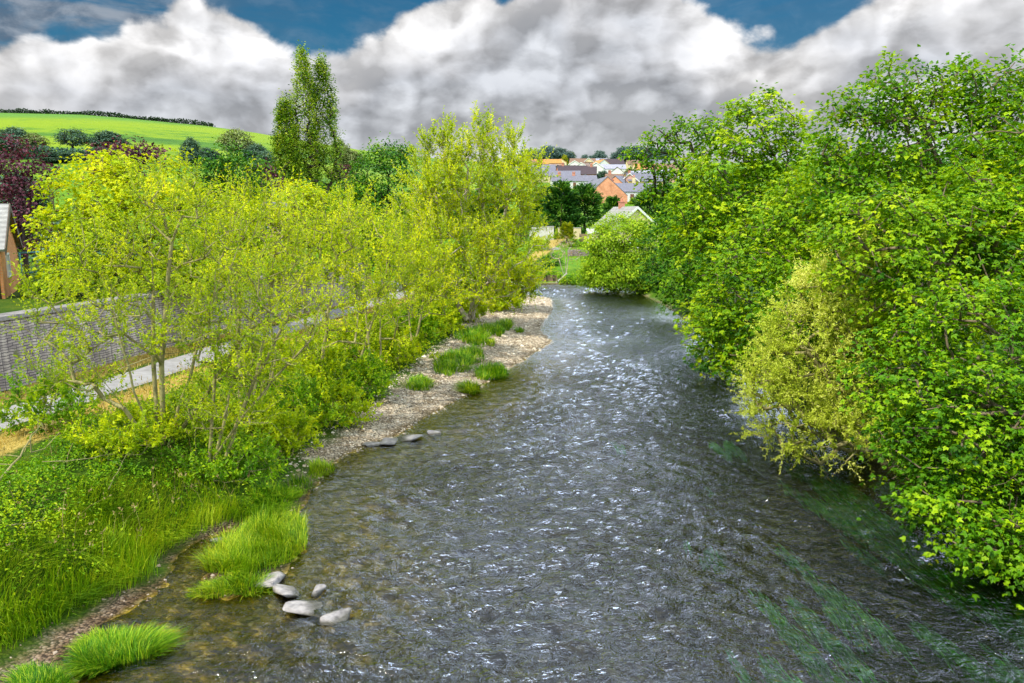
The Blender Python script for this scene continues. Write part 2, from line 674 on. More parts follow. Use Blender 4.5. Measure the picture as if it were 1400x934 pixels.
def gz(x, y):
    return float(ground(np.array([x]), np.array([y]))[0])


def gt(px, py, lo=20.0, hi=700.0):
    """first ground point along the line of sight"""
    d = ray(px, py)
    ts = np.geomspace(lo, hi, 1500)
    P_ = np.array([0, 0, CAM_Z])[None] + ts[:, None] * d[None]
    h = ground(P_[:, 0], P_[:, 1])
    below = np.where(P_[:, 2] < h)[0]
    return P_[below[0]] if len(below) else P_[-1]


# ------------------------------------------------------------------ water
wxs = spaced(-70, -10, 14, .13, 20, 1.12)
wys = []
v = 5.0
while v < 100:
    wys.append(v)
    v += .085 if v < 26 else .085 * (v / 26) ** 1.1
wys = np.array([-14, -5, 0] + wys)
WX, WY = np.meshgrid(wxs, wys)
wr = np.random.default_rng(5)
WZ = np.zeros_like(WX)
gust = .35 + 1.3 * vn2.fbm(WX, WY, .13, 3)
calm = sstep((SHD := -shore_dist(WX, WY)) / 2.2)
for i in range(70):
    lam = .30 * (1.1 / .30) ** wr.random()
    ang = R(90) + wr.normal() * .75
    kx, ky = math.cos(ang) * 2 * math.pi / lam, math.sin(ang) * 2 * math.pi / lam
    amp = .0058 * lam ** .9
    ph = wr.random() * 6.28
    env = .5 + vn.fbm(WX + 31 * i, WY - 13 * i, .45, 2)
    wob = 1.2 * vn2(WX + i, WY, .5)
    WZ += amp * env * np.sin(kx * WX + ky * WY + ph + wob)
WZ *= gust * (.25 + .75 * calm)
# a low swell where the stones break the flow
nx, ny = len(wxs), len(wys)
idx = np.arange(nx * ny).reshape(ny, nx)
quads = np.stack([idx[:-1, :-1].ravel(), idx[:-1, 1:].ravel(), idx[1:, 1:].ravel(), idx[1:, :-1].ravel()], 1)
cx = .25 * (SHD[:-1, :-1] + SHD[:-1, 1:] + SHD[1:, 1:] + SHD[1:, :-1]).ravel()
quads = quads[cx > -.9]
m_water, nt, b = material('river_water')
mt = m_water.node_tree
mt.nodes.remove(b)
pos = nt.pos()
wn1 = nt.noise(nt.mapv(pos, (1.0, 1.7, 1), (0, 0, .15)), 4.2, 3, .55, .8)
wn2 = nt.noise(nt.mapv(pos, (1, 1.5, 1), (0, 0, -.3)), 11, 2, .6, .6)
gst = nt.smooth(nt.noise(pos, .16, 3, .6), .34, .64)
hh = nt.math('MULTIPLY_ADD', wn2, .22, nt.math('MULTIPLY', wn1, .8))
hh = nt.math('MULTIPLY', hh, nt.math('MULTIPLY_ADD', gst, .7, .45))
sh_ = nt.attr('depthw')
hh = nt.math('MULTIPLY', hh, nt.math('MULTIPLY_ADD', nt.smooth(sh_, .3, 4.5), .75, .25))
nrm = nt.bump(hh, 1.0, .17)
fr = nt.new('ShaderNodeFresnel')
fr.inputs['IOR'].default_value = 1.8
nt.l.new(nrm, fr.inputs['Normal'])
gl = nt.new('ShaderNodeBsdfGlossy')
gl.inputs['Roughness'].default_value = .075
gl.inputs['Color'].default_value = (.95, .97, 1, 1)
nt.l.new(nrm, gl.inputs['Normal'])
tr = nt.new('ShaderNodeBsdfTransparent')
tr.inputs[0].default_value = (.92, .90, .74, 1)
mx = nt.new('ShaderNodeMixShader')
nt.l.new(nt.math('MULTIPLY', fr.outputs[0], 1.0, clamp=True), mx.inputs[0])
nt.l.new(tr.outputs[0], mx.inputs[1])
nt.l.new(gl.outputs[0], mx.inputs[2])
nt.l.new(mx.outputs[0], mt.nodes['Material Output'].inputs[0])
o = mesh_np('river', np.stack([WX.ravel(), WY.ravel(), WZ.ravel()], 1), [quads], m_water, smooth=True, attrs={'depthw': SHD.ravel()})
tag(o, kind='structure')
# ------------------------------------------------------------------ foliage builders
def unit(a):
    return a / (np.linalg.norm(a, axis=-1, keepdims=True) + 1e-9)


def rand_unit(r, n):
    return unit(r.normal(size=(n, 3)))


def leaf_quads(P, d, nrm, L, W, fold=.18):
    """kite-shaped leaves: base P, along d"""
    d = unit(d)
    s = unit(np.cross(d, nrm))
    nn = np.cross(s, d)
    L = np.broadcast_to(L, (len(P),))[:, None]
    W = np.broadcast_to(W, (len(P),))[:, None]
    mid = P + d * L * .42
    l = mid + s * W * .5 + nn * W * fold
    r_ = mid - s * W * .5 + nn * W * fold
    tip = P + d * L - nn * L * .12
    V = np.stack([P, r_, tip, l], 1).reshape(-1, 3)
    F = np.arange(len(P) * 4).reshape(-1, 4)
    return V, F


def leaf_palm(P, d, nrm, L, W):
    """three-lobed leaves"""
    d = unit(d)
    s = unit(np.cross(d, nrm))
    n = len(P)
    out = [leaf_quads(P, d, nrm, L, W * .62, .12)[0]]
    for sg in (-1, 1):
        dd = d * .62 + s * sg * .80
        out.append(leaf_quads(P, dd, nrm, L * .78, W * .52, .12)[0])
    V = np.stack([o.reshape(n, 4, 3) for o in out], 1).reshape(-1, 3)
    F = np.arange(n * 12).reshape(-1, 4)
    return V, F


def lobes_at(Y, lst, sq=.9):
    """crown masses given as seen from the bridge -> world ellipsoids"""
    out = []
    for e in lst:
        px, py, rx, ry = e[:4]
        dyy = e[4] if len(e) > 4 else 0.0
        c = at(px, py, Y + dyy)
        t = (Y + dyy) / ray(px, py)[1]
        k = t / 1050.0
        out.append((c[0], c[1], c[2], rx * k, max(rx, ry * .7) * k * sq, ry * k))
    return out


def crown_tips(r, lobes, dens, inner=.2, bottom=.55, jag=.14):
    T = []
    O = []
    L = np.array(lobes)
    for i, (cx, cy, cz, rx, ry, rz) in enumerate(lobes):
        area = 4 * math.pi * ((rx * ry) ** 1.6 + (rx * rz) ** 1.6 + (ry * rz) ** 1.6) ** (1 / 1.6) / 3 ** (1 / 1.6)
        n = int(area * dens) + 6
        u = rand_unit(r, n)
        keep = (u[:, 2] > -.25) | (r.random(n) < bottom)
        u = u[keep]
        rad = .90 + jag * r.normal(size=len(u))
        ins = r.random(len(u)) < inner
        rad = np.where(ins, r.uniform(.3, .8, len(u)), rad)
        p = np.array([cx, cy, cz]) + u * np.array([rx, ry, rz]) * rad[:, None]
        ok = np.ones(len(p), bool)
        for j in range(len(lobes)):
            if j == i:
                continue
            q = (p - L[j, :3]) / L[j, 3:]
            ok &= (np.linalg.norm(q, axis=1) > .72) | (r.random(len(p)) < .12)
        T.append(p[ok])
        O.append(u[ok])
    return np.concatenate(T), np.concatenate(O)


def skeleton(r, stems, tips, droop=.12, pathw=.12, rtip=.012, expo=.42, seg=.7, rmin=None):
    """stems: list of polylines (k,3). Joins every tip to the nearest part of the tree."""
    nodes = []
    par = []
    plen = []
    for s in stems:
        last = -1
        for i, p in enumerate(s):
            nodes.append(np.array(p, float))
            par.append(last)
            plen.append(0 if last < 0 else plen[last] + np.linalg.norm(nodes[-1] - nodes[last]))
            last = len(nodes) - 1
    base = np.mean([s[0] for s in stems], axis=0)
    order = np.argsort(np.linalg.norm(tips - base, axis=1))
    cap = len(nodes) + len(tips) * 9 + 10
    N = np.zeros((cap, 3))
    PL = np.zeros(cap)
    n = len(nodes)
    N[:n] = nodes
    PL[:n] = plen
    par = list(par)
    stem0 = {0}
    k = 0
    for s in stems:
        stem0.add(k)
        k += len(s)
    tipnode = np.zeros(len(tips), int)
    ok0 = np.ones(cap, bool)
    k = 0
    for s in stems:
        ok0[k:k + max(1, int(len(s) * .3))] = False
        k += len(s)
    for ti in order:
        t = tips[ti]
        dv = t - N[:n]
        dist = np.linalg.norm(dv, axis=1)
        cost = dist + pathw * PL[:n] + np.where(dv[:, 2] < -.2 * dist, dist * .5, 0) + np.where(ok0[:n], 0, 50)
        j = int(np.argmin(cost))
        D_ = dist[j]
        ns = int(min(6, max(1, round(D_ / seg))))
        last = j
        a = N[j].copy()
        for q in range(1, ns + 1):
            f = q / ns
            p = a + (t - a) * f
            if q < ns:
                p = p + np.array([0, 0, 1]) * droop * D_ * math.sin(math.pi * f) + r.normal(size=3) * .035 * D_
            N[n] = p
            par.append(last)
            PL[n] = PL[last] + D_ / ns
            last = n
            n += 1
        tipnode[ti] = last
    N = N[:n]
    par = np.array(par[:n])
    cnt = np.zeros(n)
    np.add.at(cnt, tipnode, 1)
    for i in range(n - 1, -1, -1):
        if par[i] >= 0:
            cnt[par[i]] += cnt[i]
    rad = rtip * np.maximum(cnt, .6) ** expo
    return N, par, rad


def tubes(N, par, rad, k=5, flare=0):
    e = np.where(par >= 0)[0]
    A = N[par[e]]
    B = N[e]
    ra = np.minimum(rad[par[e]], rad[e] * 1.35)
    rb = rad[e]
    d = unit(B - A)
    B = B + d * rb[:, None] * .3
    up = np.where(np.abs(d[:, 2:3]) < .9, np.array([[0, 0, 1.0]]), np.array([[1.0, 0, 0]]))
    s = unit(np.cross(d, up))
    t = np.cross(s, d)
    rings = []
    for C, rr in ((A, ra), (B, rb)):
        for j in range(k):
            w = 2 * math.pi * j / k
            rings.append(C + rr[:, None] * (math.cos(w) * s + math.sin(w) * t))
    V = np.stack(rings, 1).reshape(-1, 3)
    base = (np.arange(len(e)) * 2 * k)[:, None]
    F = []
    for j in range(k):
        j2 = (j + 1) % k
        F.append(np.concatenate([base + j, base + j2, base + k + j2, base + k + j], 1))
    return V, np.concatenate(F)


def cluster_leaves(r, T, O, n, Rc, L, W, kind='kite', flat=.5, droop=.35, upw=1.0, tone_c=.18, tone_l=.12, tone_out=None):
    """n leaves about each tip, layered, drooping at the rim of each spray"""
    m = len(T)
    cnt = r.poisson(n, m)
    id_ = np.repeat(np.arange(m), cnt)
    q = r.normal(size=(len(id_), 3)) * np.array([1, 1, flat]) * .55
    Rs = Rc * r.uniform(.75, 1.3, m)
    # sprays lean outward
    P = T[id_] + q * Rs[id_][:, None] + O[id_] * (r.random(len(id_)) * Rs[id_] * .5)[:, None]
    P[:, 2] -= .30 * (q[:, 0] ** 2 + q[:, 1] ** 2) * Rs[id_]
    rad = q * np.array([1, 1, 0]) + O[id_] * np.array([1, 1, .3]) * .5
    d = unit(rad) * 1.0 + r.normal(size=P.shape) * .45
    d[:, 2] -= droop
    nrm = np.array([0, 0, 1.0]) * upw + O[id_] * .55 + r.normal(size=P.shape) * .42
    Ls = L * r.uniform(.65, 1.25, len(P))
    Ws = W * r.uniform(.7, 1.2, len(P))
    tc = r.normal(size=m) * tone_c
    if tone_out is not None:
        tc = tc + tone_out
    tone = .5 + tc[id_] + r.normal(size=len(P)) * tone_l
    if kind == 'palm':
        V, F = leaf_palm(P, d, nrm, Ls, Ws)
        tone = np.repeat(tone, 3)
    else:
        V, F = leaf_quads(P, d, nrm, Ls, Ws)
    return V, F, tone


def shoot_leaves(r, T, O, nsh, lsh, per, L, W, up=.8, tone_c=.14, tone_l=.12, spread=.5, rtw=.006):
    """long straight willow shoots with narrow leaves set along them; returns leaves and twig tubes"""
    m = len(T)
    id_ = np.repeat(np.arange(m), nsh)
    d = O[id_] * .7 + np.array([0, 0, up]) + r.normal(size=(len(id_), 3)) * spread
    d = unit(d)
    ls = lsh * r.uniform(.5, 1.35, len(id_))
    k = per
    f = (np.arange(k)[None] + r.random((len(id_), k))) / k
    bend = r.normal(size=(len(id_), 3)) * .12
    P = T[id_][:, None] + d[:, None] * (f * ls[:, None])[..., None] + bend[:, None] * (f ** 2 * ls[:, None])[..., None]
    P = P.reshape(-1, 3)
    dd = np.repeat(d, k, 0)
    rd = rand_unit(r, len(P))
    ld_ = unit(dd * .55 + rd * .8)
    nrm = rand_unit(r, len(P)) + np.array([0, 0, .7])
    tone = .5 + np.repeat(np.repeat(r.normal(size=m) * tone_c, nsh), k) + r.normal(size=len(P)) * tone_l + .15 * (f.ravel() - .5)
    V, F = leaf_quads(P, ld_, nrm, L * r.uniform(.6, 1.3, len(P)), W * r.uniform(.7, 1.3, len(P)))
    # twig
    A = T[id_]
    B = A + d * ls[:, None] + bend * ls[:, None]
    M_ = A + d * ls[:, None] * .5 + bend * ls[:, None] * .25
    n = len(A)
    N = np.concatenate([A, M_, B])
    par = np.concatenate([np.full(n, -1), np.arange(n), np.arange(n) + n])
    rad = np.concatenate([np.full(n, rtw), np.full(n, rtw * .8), np.full(n, rtw * .4)])
    Vt, Ft = tubes(N, par, rad, 3)
    return V, F, tone, Vt, Ft


def stem_line(r, a, b, n=6, wob=.04, bow=0.0):
    a = np.array(a, float)
    b = np.array(b, float)
    L = np.linalg.norm(b - a)
    out = []
    side = r.normal(size=3) * np.array([1, 1, 0])
    for i in range(n + 1):
        f = i / n
        p = a + (b - a) * f
        w = math.sin(math.pi * f)
        out.append(p + r.normal(size=3) * wob * L / n * w * 2 + side * bow * L * w)
    return np.array(out)


def shift_to(V, base):
    return V - np.array(base)


def make_tree(name, seed, base, lobes, leafm, barkm, label, cat='tree', group=None, dens=2.2, nleaf=26, Rc=.5, L=.14, W=.12, kind='palm', stems=None,
              top=None, rtip=.014, expo=.42, shoots=None, flat=.5, droop=.35, k=6, inner=.2, bottom=.55, jag=.14, extra=None, tone_hi=0.0, wob=.04, upw=1.0, pathw=.12, zmin=None):
    """a tree: Empty at its foot > trunk (with its limbs and twigs), crown (leaves)"""
    r = np.random.default_rng(seed)
    base = np.array(base, float)
    T, O = crown_tips(r, lobes, dens, inner, bottom, jag)
    ok = T[:, 2] > (base[2] + .15 if zmin is None else zmin)
    T, O = T[ok], O[ok]
    if stems is None:
        if top is None:
            i = int(np.argmax([l[2] for l in lobes]))
            top = np.array(lobes[i][:3])
        stems = [stem_line(r, base - np.array([0, 0, .25]), top, 7, wob)]
    N, par, rad = skeleton(r, stems, T, rtip=rtip, expo=expo, pathw=pathw)
    # root flare
    Vt, Ft = tubes(N, par, rad, k)
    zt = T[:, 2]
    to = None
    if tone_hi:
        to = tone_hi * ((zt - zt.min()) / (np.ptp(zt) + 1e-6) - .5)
    if shoots:
        V, F, tone, V2, F2 = shoot_leaves(r, T, O, L=L, W=W, **shoots)
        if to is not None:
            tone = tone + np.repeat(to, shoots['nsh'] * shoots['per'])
        Ft = np.concatenate([Ft, F2 + len(Vt)])
        Vt = np.concatenate([Vt, V2])
    else:
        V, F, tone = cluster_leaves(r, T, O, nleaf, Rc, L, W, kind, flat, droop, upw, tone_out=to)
    root = empty(name, base, 0, label, cat, group)
    mesh_np('trunk', shift_to(Vt, base), [Ft], barkm, parent=root, smooth=True)
    mesh_np('crown', shift_to(V, base), [F], leafm, tone=tone, parent=root)
    return root


def blades(P, h, w, lean, segs=3, r=rng, curl=1.0):
    """arching grass blades"""
    n = len(P)
    h = np.broadcast_to(h, (n,))
    w = np.broadcast_to(w, (n,))[:, None]
    d = unit(lean)
    side = unit(np.cross(d, np.array([0, 0, 1.0])) + 1e-6)
    le = np.linalg.norm(lean, axis=1)
    rows = []
    for i in range(segs + 1):
        f = i / segs
        c = P + np.array([0, 0, 1.0]) * (h * (f - .28 * curl * le * f ** 2.2))[:, None] + d * (h * le * curl * .75 * f ** 1.8)[:, None]
        ww = w * (1 - f ** 1.6) * .5 + .0008
        rows.append(c - side * ww)
        rows.append(c + side * ww)
    V = np.stack(rows, 1).reshape(-1, 3)
    b_ = (np.arange(n) * 2 * (segs + 1))[:, None]
    F = np.concatenate([np.concatenate([b_ + 2 * i, b_ + 2 * i + 1, b_ + 2 * i + 3, b_ + 2 * i + 2], 1) for i in range(segs)])
    return V, F


# ------------------------------------------------------------------ materials for plants
bark_grey = simple_mat('bark_grey', (.30, .24, .15), (.09, .065, .04), .9, 6, .4, (1, 1, .25))
bark_willow = simple_mat('bark_willow', (.42, .38, .16), (.17, .15, .06), .9, 7, .4, (1, 1, .3))
bark_dark = simple_mat('bark_dark', (.10, .075, .05), (.03, .024, .018), .9, 5, .4, (1, 1, .25))
bark_pale = simple_mat('bark_pale', (.62, .54, .44), (.36, .29, .22), .9, 4, .2)

leaf_syc = leaf_mat('sycamore_leaf', (.014, .085, .002), (.13, .34, .003), (.44, .64, .006), .37)
leaf_syc2 = leaf_mat('sycamore_leaf_light', (.03, .14, .002), (.22, .44, .003), (.58, .72, .007), .38)
leaf_oak = leaf_mat('oak_leaf', (.014, .10, .002), (.14, .35, .003), (.44, .60, .008), .36)
leaf_dark = leaf_mat('dark_leaf', (.010, .055, .003), (.04, .18, .006), (.18, .38, .012), .32)
leaf_sallow = leaf_mat('sallow_leaf', (.20, .31, .012), (.62, .74, .06), (.92, .95, .26), .36)
leaf_willow = leaf_mat('willow_leaf', (.10, .24, .003), (.40, .56, .004), (.82, .88, .010), .42)
leaf_willow2 = leaf_mat('willow_leaf_gold', (.16, .31, .003), (.50, .65, .004), (.90, .92, .010), .42)
leaf_maple = leaf_mat('yellow_maple_leaf', (.19, .34, .002), (.45, .60, .003), (.78, .80, .008), .38)
leaf_green = leaf_mat('bank_green_leaf', (.04, .16, .002), (.20, .42, .004), (.56, .68, .008), .36)
leaf_bush = leaf_mat('river_bush_leaf', (.09, .22, .006), (.30, .50, .012), (.60, .76, .035), .36)
leaf_purple = leaf_mat('copper_beech_leaf', (.035, .010, .016), (.12, .035, .055), (.32, .13, .16), .25, tr_col=(1.3, .5, .6))
leaf_poplar = leaf_mat('poplar_leaf', (.03, .12, .003), (.21, .39, .009), (.58, .68, .05), .34)
leaf_conifer = leaf_mat('conifer_leaf', (.008, .05, .008), (.05, .19, .02), (.28, .50, .05), .22)
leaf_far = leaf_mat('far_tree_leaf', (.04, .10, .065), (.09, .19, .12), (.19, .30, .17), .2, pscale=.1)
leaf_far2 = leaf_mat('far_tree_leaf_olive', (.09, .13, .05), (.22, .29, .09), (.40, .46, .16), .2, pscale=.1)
leaf_hazy = leaf_mat('skyline_tree_leaf', (.08, .15, .15), (.13, .22, .20), (.21, .31, .26), .2, pscale=.05)  # bluish distance haze put into the leaf colour
leaf_lime = leaf_mat('lime_tree_leaf', (.16, .24, .01), (.38, .44, .01), (.62, .60, .02), .3)
# ------------------------------------------------------------------ trees on the right bank
def B(x, y, dz=0.0):
    return np.array([x, y, gz(x, y) + dz])


make_tree('sycamore_tree', 101, B(15.5, 17.5), lobes_at(17.2, [(1335, 725, 52, 42, -1.6), (1400, 770, 46, 44, -2.2), (1285, 680, 40, 40, -1.0), (1250, 650, 34, 30, .4), (1360, 690, 50, 40, .4), (1420, 720, 50, 60, -.5), (1330, 560, 95, 85, 0), (1395, 660, 70, 85, -.6), (1250, 520, 70, 85, .8), (1400, 480, 90, 90, 0.6), (1310, 660, 55, 50, .2), (1290, 600, 70, 60, -.4), (1440, 560, 90, 140, .5), (1340, 440, 80, 60, 1.2),(1395,735,50,45,-1.0)]),
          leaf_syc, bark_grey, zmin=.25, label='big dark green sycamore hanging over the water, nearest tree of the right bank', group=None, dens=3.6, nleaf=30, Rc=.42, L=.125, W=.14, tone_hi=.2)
make_tree('sycamore_tree', 102, B(16.5, 23), lobes_at(22, [(1210, 330, 85, 75), (1300, 360, 90, 85, -.6), (1270, 420, 80, 80, -.8), (1390, 370, 90, 90), (1330, 290, 70, 60, .8), (1190, 420, 60, 70, 2.6),(1440,300,80,80,.6)]),
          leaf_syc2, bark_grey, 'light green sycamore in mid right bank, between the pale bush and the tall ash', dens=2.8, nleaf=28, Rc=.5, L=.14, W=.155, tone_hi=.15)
make_tree('ash_tree', 103, B(20.5, 29), lobes_at(28.5, [(1300, 190, 70, 50), (1420, 150, 50, 50), (1180, 220, 60, 50), (1340, 290, 100, 60), (1235, 120, 50, 44), (1185, 180, 62, 55), (1310, 135, 50, 42), (1375, 125, 48, 42), (1265, 205, 95, 70), (1385, 205, 80, 75), (1150, 240, 45, 52), (1320, 240, 90, 60), (1460, 180, 80, 80), (1220, 260, 80, 50)]),
          leaf_oak, bark_grey, 'tallest tree on the right bank, airy upright crown against the clouds', dens=2.2, nleaf=30, Rc=.46, L=.19, W=.15, kind='kite', flat=.8, droop=.15, jag=.12, tone_hi=.15, rtip=.016)
make_tree('sycamore_tree', 104, B(16.0, 31), lobes_at(31, [(1080, 320, 70, 65), (1130, 300, 60, 60, .6), (1030, 390, 65, 70, -.5), (1100, 400, 80, 70, -.8), (990, 440, 42, 60, 0), (1060, 470, 70, 60, -.6), (1150, 370, 60, 60, 0)]),
          leaf_syc2, bark_grey, zmin=.5, label='bright yellow-green sycamore left of the pale bush, leaning toward the river', dens=2.1, nleaf=24, Rc=.55, L=.18, W=.2, tone_hi=.15)
make_tree('sycamore_tree', 105, B(18, 41), lobes_at(40, [(1040, 175, 52, 40), (1000, 225, 52, 52, -.5), (1070, 230, 38, 55), (960, 275, 45, 45, -.8), (1020, 290, 70, 60, -1), (975, 340, 52, 55, -.6), (1085, 190, 20, 36, 0)]),
          leaf_syc2, bark_grey, 'round-topped light green tree on the right bank, second tallest crown against the sky', dens=1.7, nleaf=24, Rc=.62, L=.21, W=.22, tone_hi=.15)
make_tree('oak_tree', 106, B(15.5, 52), lobes_at(51, [(905, 195, 24, 17), (945, 182, 28, 20), (890, 238, 18, 15), (925, 225, 24, 20), (880, 210, 14, 10), (955, 235, 28, 30), (930, 270, 26, 24, 1), (900, 262, 16, 12), (985, 180, 24, 18)]),
          leaf_oak, bark_dark, 'open-crowned oak with dark limbs showing, leftmost tall tree of the right bank', dens=1.1, nleaf=26, Rc=.55, L=.24, W=.2, kind='kite', flat=.7, droop=.1, jag=.18, rtip=.03, expo=.4, bottom=.7)
make_tree('alder_tree', 107, B(14.2, 47), lobes_at(46, [(955, 350, 42, 45), (935, 315, 34, 36, .6), (975, 410, 34, 45, -.6), (940, 400, 26, 35, -.4), (960, 290, 36, 30, 1)]),
          leaf_syc, bark_grey, zmin=.3, label='mid green tree at the water edge on the right bank, below the open-crowned oak', dens=1.8, nleaf=24, Rc=.58, L=.21, W=.2, tone_hi=.2)
make_tree('alder_tree', 108, B(14.5, 61), lobes_at(60, [(915, 345, 28, 38), (900, 372, 20, 30, -.4), (930, 380, 22, 30, -.6), (912, 320, 20, 22, .5)]),
          leaf_dark, bark_grey, zmin=.3, label='dark leafy shrub tree drooping to the river beside the round yellow-green bush', dens=1.5, nleaf=24, Rc=.62, L=.25, W=.22)
make_tree('hazel_shrub', 109, B(13.2, 37), lobes_at(36.5, [(985, 480, 30, 42), (1005, 520, 28, 30, -.4), (965, 455, 22, 34, .4)]),
          leaf_green, bark_grey, zmin=.3, label='small bright shrub touching the water left of the pale cream-yellow bush', cat='shrub', dens=2.3, nleaf=24, Rc=.42, L=.16, W=.16, tone_hi=.2)
make_tree('sallow_bush', 110, B(12.2, 24), lobes_at(23.6, [(1110, 490, 66, 84), (1150, 410, 48, 66), (1172, 365, 26, 34), (1112, 420, 36, 40), (1080, 570, 58, 52, -.3), (1140, 590, 52, 42, -.6), (1055, 520, 30, 52), (1165, 520, 38, 70, .3)]),
          leaf_sallow, bark_willow, zmin=.2, label='pale cream-yellow willow bush overhanging the water, amid the green trees of the right bank', cat='bush', dens=6.5, L=.105, W=.038,
          shoots=dict(nsh=4, lsh=.65, per=21, up=.5, spread=.45, rtw=.003), inner=.15, tone_hi=.25,
          stems=[stem_line(np.random.default_rng(5 + i), B(12.2 + .25 * math.cos(i * 2.1), 24 + .3 * math.sin(i * 2.1), -.2), at(1080 + 22 * i, 440 + 25 * (i % 3), 23.6), 5) for i in range(5)])
# trees standing farther back that close the gaps
for i, (x, y, pxl, nm, lab) in enumerate([
    (24, 24, [(1420, 260, 110, 110), (1330, 330, 90, 80), (1450, 400, 90, 100)], 'sycamore_tree', 'dark sycamore at the back of the right bank under the tallest crown'),
    (22, 37, [(1130, 250, 60, 60), (1160, 320, 70, 60), (1090, 300, 50, 60)], 'sycamore_tree', 'shaded sycamore in the gap between the two tallest crowns of the right bank'),
    (18.5, 26.5, [(1200, 500, 80, 80), (1170, 430, 60, 70), (1230, 580, 60, 60), (1080, 430, 50, 60)], 'sycamore_tree', 'shaded sycamore right behind the pale cream-yellow bush')]):
    make_tree(nm, 120 + i, B(x, y), lobes_at(y - .5, pxl), leaf_syc if i != 1 else leaf_syc2, bark_grey, lab, zmin=.6, dens=1.7, nleaf=22, Rc=.6, L=.2, W=.22)

# ------------------------------------------------------------------ trees at the bend and round the garden
g = gr(850, 399, .2)
make_tree('rounded_bush', 130, (g[0], g[1] + 2.4, .6), lobes_at(g[1] + 2.2, [(850, 332, 40, 38), (828, 348, 26, 36, -.6), (878, 342, 28, 40, -.5), (850, 374, 46, 24, -1), (856, 314, 24, 18), (820, 370, 18, 24, -.4), (838, 322, 16, 14, -.3), (890, 372, 20, 24, -.4)]),
          leaf_bush, bark_grey, 'rounded yellow-green bush on the far bank where the river bends', cat='bush', dens=2.8, nleaf=36, Rc=.6, L=.26, W=.15, kind='kite', tone_hi=.3, bottom=.9)


def conifer(seed, base, h, rx, label, mat, name='conifer_tree', dens=1.0, L=.5, group=None, W=.16):
    r = np.random.default_rng(seed)
    base = np.array(base, float)
    n = int(rx * h * 14 * dens)
    f = r.random(n) ** .8
    ang = r.random(n) * 2 * math.pi
    lump = 1 + .22 * np.sin(ang * 3 + seed + f * 9) * np.cos(ang * 2 - f * 7)
    rr = rx * (1 - f ** 2.2) ** .6 * r.uniform(.55, 1.05, n) * lump
    T = np.stack([rr * np.cos(ang), rr * np.sin(ang), h * (.04 + .93 * f)], 1)
    O = np.stack([np.cos(ang), np.sin(ang), .35 + f], 1)
    k_ = 20
    id_ = np.repeat(np.arange(n), k_)
    side = np.stack([-np.sin(ang), np.cos(ang), np.zeros(n)], 1)
    q = r.normal(size=(len(id_), 1)) * side[id_] * .45 + O[id_] * r.normal(size=(len(id_), 1)) * .35
    P = T[id_] + q * (rx * .22)
    d = O[id_] * np.array([1, 1, .5]) + r.normal(size=P.shape) * .35
    nrm = np.array([0, 0, 1.0]) + r.normal(size=P.shape) * .4
    V, F = leaf_quads(P, d, nrm, L * r.uniform(.6, 1.3, len(P)), W)
    tone = .42 + np.repeat(r.normal(size=n) * .24, k_) + r.normal(size=len(P)) * .12
    root = empty(name, base, 0, label, 'tree', group)
    st = stem_line(r, (0, 0, -.3), (0, 0, h * .97), 6, .01)
    rad = np.linspace(.06 * rx + .08, .03, 7)
    mb = MB()
    mb.tube(list(st), list(rad), 6)
    mb.build('trunk', bark_dark, root, True)
    mesh_np('crown', V, [F], mat, tone=tone, parent=root)
    return root


p = at(775, 305, 128)
for i, (px, top, Y, rpx, lab) in enumerate([(768, 252, 126, 26, 'dark green cypress left of the brick gable, left half of the clump'),
                                            (800, 254, 130, 26, 'dark green cypress nearest the foot of the brick gable wall'),
                                            (748, 258, 134, 22, 'dark green cypress at the left end of the clump, half hidden by the riverside willow'),
                                            (889, 262, 118, 26, 'dark green cypress right of the bungalow, behind the riverside oak'),
                                            (914, 270, 122, 20, 'dark green cypress farthest right, almost hidden by the right bank trees'),
                                            (838, 271, 150, 14, 'small dark evergreen at the foot of the brick gable')]):
    tp = at(px, top, Y)
    bz = gz(tp[0], Y)
    conifer(140 + i, (tp[0], Y, bz), tp[2] - bz, rpx * Y / 1050., lab, leaf_conifer, L=.75, dens=.8 if rpx > 15 else 1.3, W=.22)
tp = at(775, 305, 112)
conifer(150, (tp[0], 112, gz(tp[0], 112)), max(1.5, tp[2] - gz(tp[0], 112)), 1.25, 'small golden conical conifer in front of the garden walls', leaf_lime, dens=3, L=.3, W=.12)

# ------------------------------------------------------------------ trees on the left
def multi(seed, base, tops, spread=.3, n=5, bow=.05):
    r = np.random.default_rng(seed)
    out = []
    for i, t in enumerate(tops):
        b = np.array(base, float) + np.array([r.normal() * spread, r.normal() * spread, -.2])
        out.append(stem_line(r, b, t, n + 2, .018, bow * r.normal()))
    return out


# near multi-stemmed willow
b0 = gr(225, 612, 1.35)
r1 = lobes_at(b0[1], [(225, 455, 80, 60, -.4), (140, 440, 62, 60), (310, 430, 66, 66), (235, 350, 66, 62, .6), (150, 355, 56, 50, .4), (305, 340, 56, 56, .6), (90, 520, 50, 42, -.6), (205, 285, 36, 44, .4), (350, 500, 50, 42, -.4), (60, 430, 40, 50), (270, 275, 30, 40)])
make_tree('willow_tree', 201, b0, r1, leaf_willow, bark_willow, 'nearest willow on the left bank, thin see-through crown on several leaning stems', dens=2.3, L=.09, W=.042,
          shoots=dict(nsh=3, lsh=.9, per=20, up=.75, spread=.5), inner=.45, bottom=.9, jag=.25, rtip=.010, expo=.42,
          stems=multi(31, b0, [at(235, 330, b0[1]), at(150, 400, b0[1] - 1.0), at(300, 380, b0[1] + .5), at(100, 470, b0[1] - 1.6), at(205, 300, b0[1] + 1.2), at(340, 450, b0[1])], .16))
b1 = gr(285, 622, 1.3)
